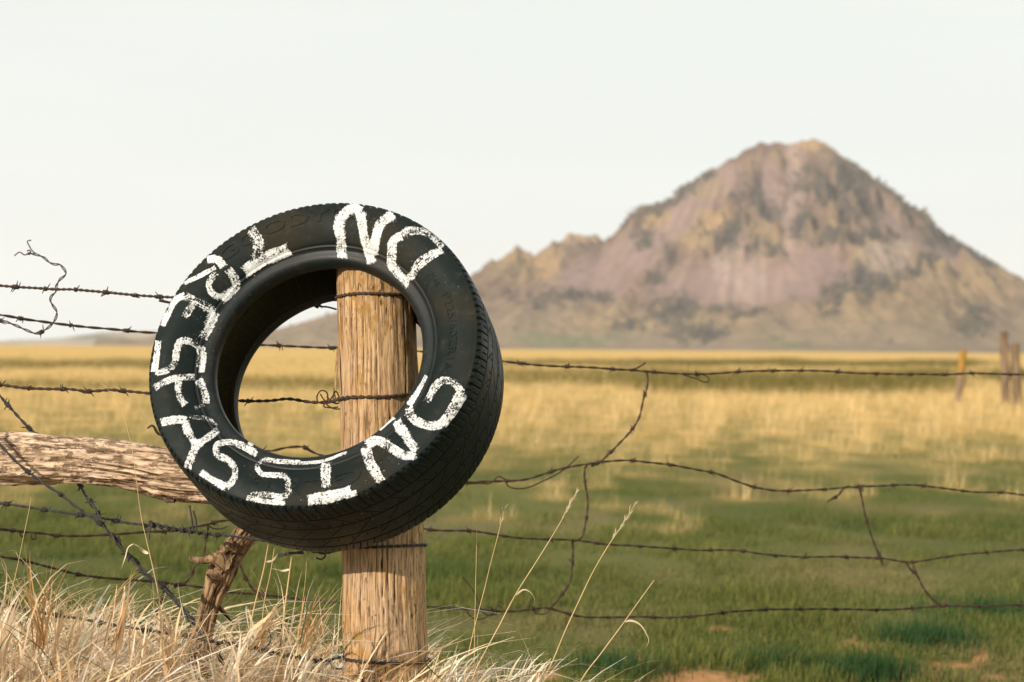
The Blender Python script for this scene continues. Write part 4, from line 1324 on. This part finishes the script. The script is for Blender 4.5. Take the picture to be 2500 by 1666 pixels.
barbed(wc, 'third rusty barbed wire of the rear fence, below the waving one', loose=[
    ('loop', U([(48, 1303), (54, 1311), (62, 1302), (56, 1294)], RF), 0.0018), ('loop', U([(76, 1306), (78, 1316), (88, 1316), (86, 1303)], RF), 0.0018), ('loose_end', U([(505, 1280), (520, 1290), (540, 1291), (556, 1285)], RF), 0.0018)], **BF_)
wd_ = U([(-420, 1300), (-200, 1330), (0, 1359), (48, 1367), (102, 1381), (143, 1391), (194, 1404), (241, 1410), (326, 1416), (401, 1423), (442, 1428), (483, 1433), (551, 1445), (612, 1450), (697, 1459), (772, 1468), (827, 1470), (1040, 1481), (1138, 1487), (1210, 1492), (1257, 1492), (1303, 1487), (1337, 1484), (1363, 1492), (1422, 1506), (1507, 1507), (1569, 1506), (1632, 1508), (1712, 1503), (1802, 1493), (1909, 1488), (2068, 1488), (2180, 1489), (2238, 1484), (2302, 1480), (2397, 1480), (2500, 1476), (2700, 1474), (2950, 1474)], RF)
barbed(wd_, 'lowest rusty barbed wire of the rear fence, just above the grass', loose=[
    ('loop', U([(1129, 1409), (1145, 1428), (1159, 1447), (1168, 1470), (1178, 1494), (1192, 1503), (1208, 1500)], RF), 0.0018), ('loop', U([(1138, 1494), (1159, 1511), (1185, 1508), (1205, 1494), (1214, 1479), (1226, 1484)], RF), 0.0018),
    ('loop', U([(1302, 1488), (1308, 1497), (1322, 1500), (1337, 1496), (1345, 1484)], RF), 0.0018)], **BF_)
# drop wires between them
DW = dict(BF_, group='wires hanging between the fence strands', spacing=0.10, pitch=0.06)
barbed(U([(-300, 742), (-120, 762), (0, 783), (14, 786), (40, 796), (65, 807), (90, 815), (112, 805), (129, 790), (137, 776), (139, 762), (128, 744), (123, 734), (126, 723), (136, 713), (137, 700), (146, 683), (157, 674), (161, 668), (153, 653), (146, 646), (135, 646), (121, 641), (107, 629), (93, 623), (79, 620), (70, 618)], 4.38),
       'loose crinkled wire curling up above the fence at the left edge', group='wires hanging between the fence strands', mat=MAT_RUST, pitch=0.05, r=0.0013, gap=0.0018, spacing=0.11, barb_to=0.72, wild=0.001,
       loose=[('loose_end', U([(70, 618), (60, 623), (48, 616), (35, 625)], 4.38), 0.0013), ('loose_end', U([(88, 620), (79, 613), (72, 602), (67, 589), (76, 587)], 4.38), 0.0013), ('knot', U([(66, 614), (70, 611), (75, 615), (72, 622), (66, 620)], 4.375), 0.0015)])
barbed(U([(1578, 905), (1582, 928), (1579, 950), (1572, 972), (1559, 1023), (1540, 1053), (1511, 1084), (1490, 1106), (1470, 1124), (1448, 1138)], RF), 'curved wire hanging from the top rear strand to the waving strand', **DW)
barbed(U([(1428, 1140), (1427, 1167), (1431, 1196), (1435, 1224), (1434, 1245), (1429, 1280), (1420, 1312), (1400, 1320), (1397, 1318)], RF), 'wire hanging straight down from the waving strand, right of the tyre', **DW)
barbed(U([(1398, 1322), (1399, 1345), (1397, 1390), (1393, 1417), (1371, 1451), (1346, 1481), (1337, 1488)], RF), 'wire bending down to the lowest strand, right of the tall grass stems', **DW)
barbed(U([(2020, 1225), (2035, 1216), (2047, 1209), (2056, 1196), (2068, 1188), (2085, 1190), (2095, 1187), (2103, 1214), (2111, 1254), (2127, 1307), (2148, 1360), (2156, 1382)], RF), 'wire with a hooked end hanging steeply at the far right', **DW)
barbed(U([(2212, 1371), (2222, 1390), (2238, 1403), (2254, 1435), (2281, 1467), (2302, 1482)], RF), 'short slanting wire joining the two lowest strands at the far right',
       loose=[('loose_end', U([(2226, 1371), (2232, 1386), (2240, 1402)], RF), 0.0018), ('knot', coil(U([(2290, 1482), (2306, 1479), (2322, 1479)], RF), 3, 0.005), 0.0018)], **DW)
barbed(U([(510, 1278), (506, 1300), (503, 1318), (496, 1359), (485, 1375), (473, 1386), (466, 1406), (445, 1427), (425, 1432)], RF), 'thin bent wire hanging left of the leaning stake', **DW)
barbed(U([(588, 1350), (586, 1372), (590, 1390), (602, 1416), (619, 1440), (646, 1452)], RF), 'short bent wire hanging right of the leaning stake', **DW)
barbed(U([(405, 1423), (398, 1450), (391, 1471), (378, 1502)], RF), 'short wire hanging into the dry grass left of the stake', **DW)

# ================================================================== FAR POSTS
MAT_FARP = mat_wood('far_grey_post_wood', (0.26, 0.18, 0.115), (0.15, 0.10, 0.062), (0.045, 0.03, 0.02), grain=(22, 22, 1.5), grey=(0.2, 0.15, 0.11))
N = NT('lichen_orange_post_wood')
zc = N.n('ShaderNodeSeparateXYZ')
N.set(zc.inputs[0], N.coord())
lz = N.ramp(N.math('ADD', zc.outputs[2], N.math('MULTIPLY', N.noise(N.coord(), 9, 4), 0.5)), 0.75, 1.05)
MAT_LICH = N.done(N.principled(N.mix(lz, (0.23, 0.16, 0.11), (0.33, 0.185, 0.04)), 0.9, N.bump(N.noise(N.coord((30, 30, 2)), 1, 4), 0.7, 0.01), 0.15))
def far_post(x0, y0, x1, y1, w, dep, label, mat, seed):
    a, b = unproject(x1, y1, dep), unproject(x0, y0, dep)
    d = (a - b)
    a = b + d * ((b.z + 0.05) / (b.z - a.z))
    root = empty('fence_post', (a.x, a.y, 0))
    tag(root, label, 'fence post', 'far fence posts')
    r = w / 2 / FPX * dep
    V, Fs, cr = log_mesh('far_post', [a, a.lerp(b, .5), b], [r * 1.05, r, r * 0.92], nang=32, step=0.04, disp=0.01, cracks=8, crack_depth=0.015, seed=seed, rough_end=0.05, lump=0.015)
    me = mk_mesh('far_post', at0(root, V), Fs); vfloat(me, 'crack', cr)
    obj('timber', me, mat, root)
far_post(2352, 857, 2340, 970, 17, 43, 'short far fence post with an orange lichen-covered top', MAT_LICH, 31)
far_post(2450, 812, 2456, 974, 20, 42, 'tallest far fence post at the right edge', MAT_FARP, 32)
far_post(2477, 842, 2484, 978, 24, 41, 'dark far fence post right of the tallest one', MAT_FARP, 33)

# ================================================================== DRY GRASS ROUND THE POST
def ztop(px, py, dep):
    return EYE - (py - horizon(px)) / FPX * dep
TOPX = [-400, -150, 0, 100, 200, 300, 380, 450, 520, 600, 700, 800, 900, 1000, 1060, 1140, 1220, 1300, 1380, 1440]
TOPY = [1450, 1440, 1440, 1435, 1455, 1470, 1490, 1510, 1510, 1485, 1480, 1505, 1610, 1605, 1580, 1570, 1590, 1615, 1640, 1700]
BL = [np.array(c) for c in ((0.86, 0.68, 0.49), (0.93, 0.80, 0.65), (0.70, 0.49, 0.29), (0.56, 0.33, 0.14), (0.80, 0.60, 0.38))]
gB, gAz, gL, gW, gT0, gT1, gC0, gC1, gTw, gCu = [[] for _ in range(10)]
gr = np.random.default_rng(41)
ncl = 340
for k in range(ncl):
    px = gr.uniform(-380, 1400)
    dep = gr.uniform(3.50, 4.5) if px < 1060 else gr.uniform(3.72, 4.35)
    if px > 1045 and gr.random() < 0.45:
        continue
    if 820 < px < 1045 and dep < 3.95:
        if gr.random() < 0.72:
            continue
        dep = gr.uniform(3.55, 3.78)
    ty = np.interp(px, TOPX, TOPY) + abs(gr.normal(0, 38)) - 6
    if dep < 3.92 and px < 830 and gr.random() < 0.85:
        ty += gr.uniform(70, 150)
    zt = ztop(px, ty, dep)
    bx = (px - 1250) / FPX * dep
    n = int(gr.uniform(10, 36))
    lean = gr.normal(0.35, 0.9)           # mostly leaning right, some left
    spread = gr.uniform(0.25, 0.8)
    kind = gr.choice(5, p=[0.40, 0.28, 0.18, 0.05, 0.09])
    az = lean + gr.normal(0, spread, n) + (np.pi if gr.random() < 0.42 else 0)
    t0 = np.abs(gr.normal(0.12, 0.1, n))
    t1 = np.clip(gr.normal(1.05, 0.65, n), 0.1, 3.0)
    frac = gr.uniform(0.72, 1.0, n)
    # length so that the blade's highest point is at the wanted height
    K = 9
    if px > 1120:
        t1 = np.minimum(t1, 1.15)
    th = t0[:, None] + (t1 - t0)[:, None] * (((np.arange(K) + .5) / K)**1.4)[None]
    hmax = np.cumsum(np.cos(th), 1).max(1) / K
    ln = zt * frac / np.maximum(hmax, 0.25)
    ln = np.minimum(ln, 1.0)
    gB.append(np.stack([bx + gr.normal(0, 0.024, n), dep + gr.normal(0, 0.024, n), np.full(n, -0.01)], 1))
    gAz.append(az); gL.append(ln); gT0.append(t0); gT1.append(t1)
    wsel = gr.random(n)
    gW.append(np.where(wsel < 0.8, gr.uniform(0.007, 0.0155, n), gr.uniform(0.0018, 0.0042, n)))
    if px > 1045:
        gW[-1] = gW[-1] * 0.55
    c = BL[kind] * gr.uniform(0.75, 1.12, n)[:, None] * np.array([1, gr.uniform(.95, 1.03), gr.uniform(.85, 1.08)])
    gn = gr.random(n) < (0.10 if px > 350 else 0.28)
    c = np.where(gn[:, None], np.array([0.06, 0.10, 0.022]) * gr.uniform(0.7, 1.4, n)[:, None], c)
    gL[-1] = np.where(gn, ln * 0.86, ln)
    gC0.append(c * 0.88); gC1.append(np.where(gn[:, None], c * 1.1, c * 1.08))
    gTw.append(gr.normal(0, 1.3, n)); gCu.append(gr.normal(0, 0.55, n))
# broad bleached sheaves that stand out from the mass: foot, tip (photo points), how many blades
SHEAF = [(163, 1690, 262, 1450, 16, 1), (190, 1700, 300, 1530, 12, 1), (561, 1690, 632, 1532, 14, 1), (600, 1690, 700, 1560, 9, 1), (714, 1690, 778, 1549, 12, 1), (92, 1560, 68, 1325, 12, 3), (100, 1560, 104, 1330, 8, 3),
         (40, 1690, -20, 1500, 10, 0), (60, 1700, 110, 1500, 12, 0), (330, 1690, 345, 1490, 10, 0), (290, 1700, 220, 1540, 10, 1), (420, 1690, 395, 1500, 10, 2), (640, 1560, 730, 1440, 12, 4), (745, 1560, 815, 1420, 14, 3), (770, 1600, 830, 1480, 10, 3),
         (250, 1560, 258, 1340, 8, 3), (300, 1560, 330, 1390, 8, 4), (1100, 1690, 1180, 1545, 9, 1), (1140, 1690, 1240, 1590, 10, 0), (1270, 1690, 1370, 1600, 8, 1), (1265, 1690, 1310, 1570, 7, 0), (1060, 1690, 1130, 1560, 9, 4), 
         (440, 1580, 500, 1460, 9, 4), (420, 1600, 380, 1450, 9, 2), (900, 1720, 940, 1600, 6, 1), (870, 1730, 850, 1640, 5, 0), (985, 1720, 1030, 1620, 6, 1), (10, 1600, 40, 1420, 10, 0), (150, 1600, 200, 1430, 10, 4), (500, 1700, 470, 1570, 9, 1), (820, 1700, 790, 1560, 8, 0)]
for (fx, fy, tx, ty, n, kind) in SHEAF:
    dep = gr.uniform(3.66, 3.8)
    n = int(n * 1.2)
    f0 = np.array(unproject(fx, fy, dep)); t0_ = np.array(unproject(tx, ty, dep))
    d = t0_ - f0
    ln0 = np.linalg.norm(d)
    foot = f0 - d / ln0 * 0.02
    tilt = math.atan2(math.hypot(d[0], 0), d[2]); az0 = 0.0 if d[0] > 0 else np.pi
    gB.append(foot + gr.normal(0, 0.012, (n, 3)) * [1, 1, .3])
    gAz.append(az0 + gr.normal(0, 0.35, n)); gL.append(ln0 * gr.uniform(0.65, 1.12, n))
    a_ = gr.normal(0, 0.18, n)
    gT0.append(np.abs(tilt * 0.55 + a_)); gT1.append(np.clip(tilt * 1.6 + 0.25 + a_ + gr.normal(0, 0.35, n), 0.1, 2.2 if fx < 1000 else 0.95))
    gW.append(gr.uniform(0.006, 0.0135, n) * (0.55 if kind == 3 else 1.0))
    if fx > 1045:
        gW[-1] = gW[-1] * 0.6
    c = np.array([BL[0], BL[1] * 1.02, BL[2], BL[3], BL[4]][kind]) * gr.uniform(0.85, 1.08, n)[:, None]
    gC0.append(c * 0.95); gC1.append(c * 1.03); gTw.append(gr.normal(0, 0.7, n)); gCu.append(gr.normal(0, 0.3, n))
cat = lambda q: np.concatenate(q)
V1, F1, C1 = blades(cat(gB), cat(gAz), cat(gL), cat(gW), cat(gT0), cat(gT1), np.clip(cat(gC0), 0, .92), np.clip(cat(gC1), 0, .92), K=9, twist=cat(gTw), curl_az=cat(gCu), wpow=0.8)
# fallen litter and fine understorey
nl = 1500
px = gr.uniform(-380, 1400, nl); dep = gr.uniform(3.45, 4.5, nl)
bx = (px - 1250) / FPX * dep
zt = EYE - (np.interp(px, TOPX, TOPY) + gr.uniform(20, 190, nl) - horizon(1250)) / FPX * dep
c = np.array([0.58, 0.40, 0.23]) * gr.uniform(0.6, 1.2, nl)[:, None]
gn = gr.random(nl) < 0.13
c = np.where(gn[:, None], np.array([0.055, 0.095, 0.02]), c)
ok = ~((px > 815) & (px < 1050) & (dep < 3.86)) 
V2, F2, C2 = blades(np.stack([bx, dep, np.maximum(zt - gr.uniform(0.05, 0.3, nl), 0)], 1)[ok], gr.uniform(0, 6.28, nl)[ok], gr.uniform(0.12, 0.32, nl)[ok], gr.uniform(0.0012, 0.004, nl)[ok], gr.uniform(0.2, 1.2, nl)[ok], gr.uniform(1.0, 2.6, nl)[ok], c[ok], c[ok], K=6, twist=gr.normal(0, 2, nl)[ok], curl_az=gr.normal(0, 1.2, nl)[ok])
# thin curled wisps above the mass
nw = 420
px = gr.uniform(-300, 830, nw); dep = gr.uniform(3.75, 4.3, nw)
bx = (px - 1250) / FPX * dep
zt = EYE - (np.interp(px, TOPX, TOPY) + gr.uniform(-75, 30, nw) - 851) / FPX * dep
ln = gr.uniform(0.14, 0.34, nw)
c = lerp(np.array([0.80, 0.66, 0.48]), np.array([0.60, 0.40, 0.20]), gr.random(nw))
V3, F3, C3 = blades(np.stack([bx, dep, zt - ln * 0.75], 1), gr.choice([0.2, 3.0], nw) + gr.normal(0, 0.7, nw), ln, gr.uniform(0.0012, 0.0032, nw), gr.uniform(0.05, 0.5, nw), gr.uniform(0.6, 3.4, nw), c, c, K=10, twist=gr.normal(0, 2, nw), curl_az=gr.normal(0, 1.0, nw))
V, Fs = join([(V1, [F1]), (V2, [F2]), (V3, [F3])])
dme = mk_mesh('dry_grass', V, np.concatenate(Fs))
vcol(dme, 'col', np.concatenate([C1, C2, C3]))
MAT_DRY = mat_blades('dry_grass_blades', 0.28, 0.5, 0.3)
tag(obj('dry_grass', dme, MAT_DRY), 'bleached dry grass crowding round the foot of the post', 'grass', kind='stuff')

# ---- the tall single stems that stand clear
def mat_straw(name, c):
    N = NT(name)
    n = N.noise(N.coord((40, 40, 6)), 1, 3)
    return N.done(N.principled(N.mix(N.ramp(n, .3, .7), tuple(x * .75 for x in c), c), 0.5, None, 0.3))
MAT_STRAW = mat_straw('straw_stem', (0.66, 0.46, 0.23))
MAT_STRAW2 = mat_straw('pale_straw', (0.74, 0.60, 0.42))
def ribbon(Q, w):
    Q = catmull(Q, 0.004)
    n = len(Q)
    T, Nn, B = frames(Q)
    t = np.linspace(0, 1, n)
    ww = w * np.clip(np.minimum(t * 6 + 0.35, (1 - t) * 2.2), 0.03, 1)
    a = t * 1.1
    sd = Nn * np.cos(a)[:, None] + B * np.sin(a)[:, None]
    up = np.cross(T, sd)
    V = np.stack([Q - sd * ww[:, None] / 2, Q + up * ww[:, None] * .18, Q + sd * ww[:, None] / 2], 1).reshape(-1, 3)
    return V, [grid_faces(n, 3)]
def stem(pts, dep, label, r0=0.0014, r1=0.0007, head=None, leaves=(), seed=0, mat=MAT_STRAW):
    r_ = np.random.default_rng(seed)
    P = [unproject(x, y, dep) for x, y in pts]         # top first
    d = (P[-1] - P[-2]).normalized()
    foot = P[-1] + Vector((d.x * 0.5, 0, -1)) * (P[-1].z + 0.01)
    foot.z = -0.01
    P = P + [P[-1].lerp(foot, .5), foot]
    root = empty('grass_stem', (foot.x, foot.y, 0))
    tag(root, label, 'grass stem', 'tall dry grass stems')
    Q = catmull(P, 0.008)
    V, Fs = tube(Q, np.linspace(r1, r0, len(Q)) * 0.8, 6)
    obj('stalk', mk_mesh('stalk', at0(root, V), Fs), mat, root)
    if head:
        n = int(head / 0.008)
        parts = []
        for k in range(int(head * 300)):
            f = r_.uniform(0, 1)
            i = int(f * n * 0.98)
            b = Vector(Q[min(i, len(Q) - 1)])
            up = (Vector(Q[0]) - Vector(Q[min(n, len(Q) - 1)])).normalized()
            az = r_.uniform(0, 6.28)
            side = Vector((math.cos(az), math.sin(az), 0.0))
            L_ = r_.uniform(0.006, 0.013)
            dirv = (up + side * r_.uniform(0.15, 0.5)).normalized()
            b2 = b + dirv * L_ * r_.uniform(0.1, 0.8)
            q = np.array([b2 + dirv * L_ * x for x in (0, .3, .65, 1)])
            parts.append(tube(q, [0.0002, 0.0006, 0.0005, 0.0001], 4, cap=False))
            parts.append(tube(np.array([b, b2]), 0.0002, 3, cap=False))
        V, Fs = join(parts)
        o = obj('seed_head', mk_mesh('seed_head', at0(root, V), Fs), MAT_STRAW2, root)
        o['kind'] = 'stuff'
    for lf, w in leaves:
        V, Fs = ribbon([unproject(x, y, dep - 0.01 * (j > 1)) for j, (x, y) in enumerate(lf)], w)
        obj('leaf', mk_mesh('leaf', at0(root, V), Fs), MAT_STRAW2, root)
    return root
stem([(1165, 1216), (1164, 1300), (1160, 1480), (1157, 1663)], 3.82, 'thin upright straw stem nearest the right of the tyre', 0.0014, 0.0006, seed=1)
stem([(1231, 1246), (1215, 1310), (1197, 1379), (1180, 1450), (1167, 1498), (1142, 1608)], 3.80, 'tall straw stem with a thin seed head, second right of the post', 0.0018, 0.0008, 0.045, seed=2)
stem([(1404, 1208), (1376, 1262), (1320, 1355), (1257, 1455), (1215, 1535), (1189, 1583), (1160, 1640)], 3.78, 'leaning straw stem with a full seed head, third right of the post', 0.0022, 0.0009, 0.07, [([(1257, 1455), (1280, 1440), (1300, 1452), (1306, 1470), (1295, 1484)], 0.0035)], seed=3)
stem([(1545, 1240), (1524, 1275), (1490, 1325), (1448, 1396), (1410, 1475), (1380, 1540), (1350, 1613), (1329, 1660)], 3.80, 'longest leaning straw stem with a feathery seed head', 0.0022, 0.0009, 0.08, seed=4)
stem([(1597, 1417), (1560, 1468), (1524, 1519), (1470, 1592), (1418, 1664)], 3.80, 'rightmost leaning straw stem with one curled leaf', 0.0022, 0.0010, None, [([(1524, 1519), (1540, 1516), (1562, 1525), (1578, 1548), (1584, 1566), (1572, 1586)], 0.0042)], seed=5)
stem([(205, 905), (250, 938), (290, 985), (299, 1005), (310, 1045), (321, 1089), (330, 1149), (345, 1262), (363, 1342), (384, 1437), (394, 1505), (398, 1566)], 3.80, 'long bowed golden stem crossing the log rail', 0.0022, 0.0004, None, [([(362, 1352), (350, 1346), (334, 1332), (326, 1328)], 0.006), ([(326, 1328), (314, 1335), (306, 1360), (296, 1390)], 0.0022)], seed=6)
stem([(76, 1213), (72, 1240), (60, 1298), (48, 1357), (36, 1412), (22, 1467)], 3.78, 'pale straw stem standing at the left edge', 0.0020, 0.0006, None, [([(45, 1365), (38, 1345), (20, 1346), (-5, 1352)], 0.004)], seed=7)
stem([(655, 1330), (643, 1395), (626, 1460), (615, 1510)], 3.86, 'stiff straw stem right of the leaning stake', 0.0022, 0.0016, None, [([(650, 1372), (664, 1370), (676, 1356), (680, 1350)], 0.004)], seed=8)
stem([(670, 1338), (660, 1400), (646, 1464), (640, 1520)], 3.9, 'dark thin stem just under the tyre', 0.0014, 0.0010, seed=9)
stem([(712, 1360), (704, 1420), (694, 1495), (688, 1560)], 3.84, 'thick pale stem under the tyre bottom', 0.0024, 0.0018, None, [([(708, 1390), (690, 1394), (672, 1390), (660, 1388)], 0.004)], seed=10)
stem([(749, 1340), (746, 1410), (738, 1480)], 3.9, 'fine brown stem left of the post', 0.0010, 0.0006, seed=11)
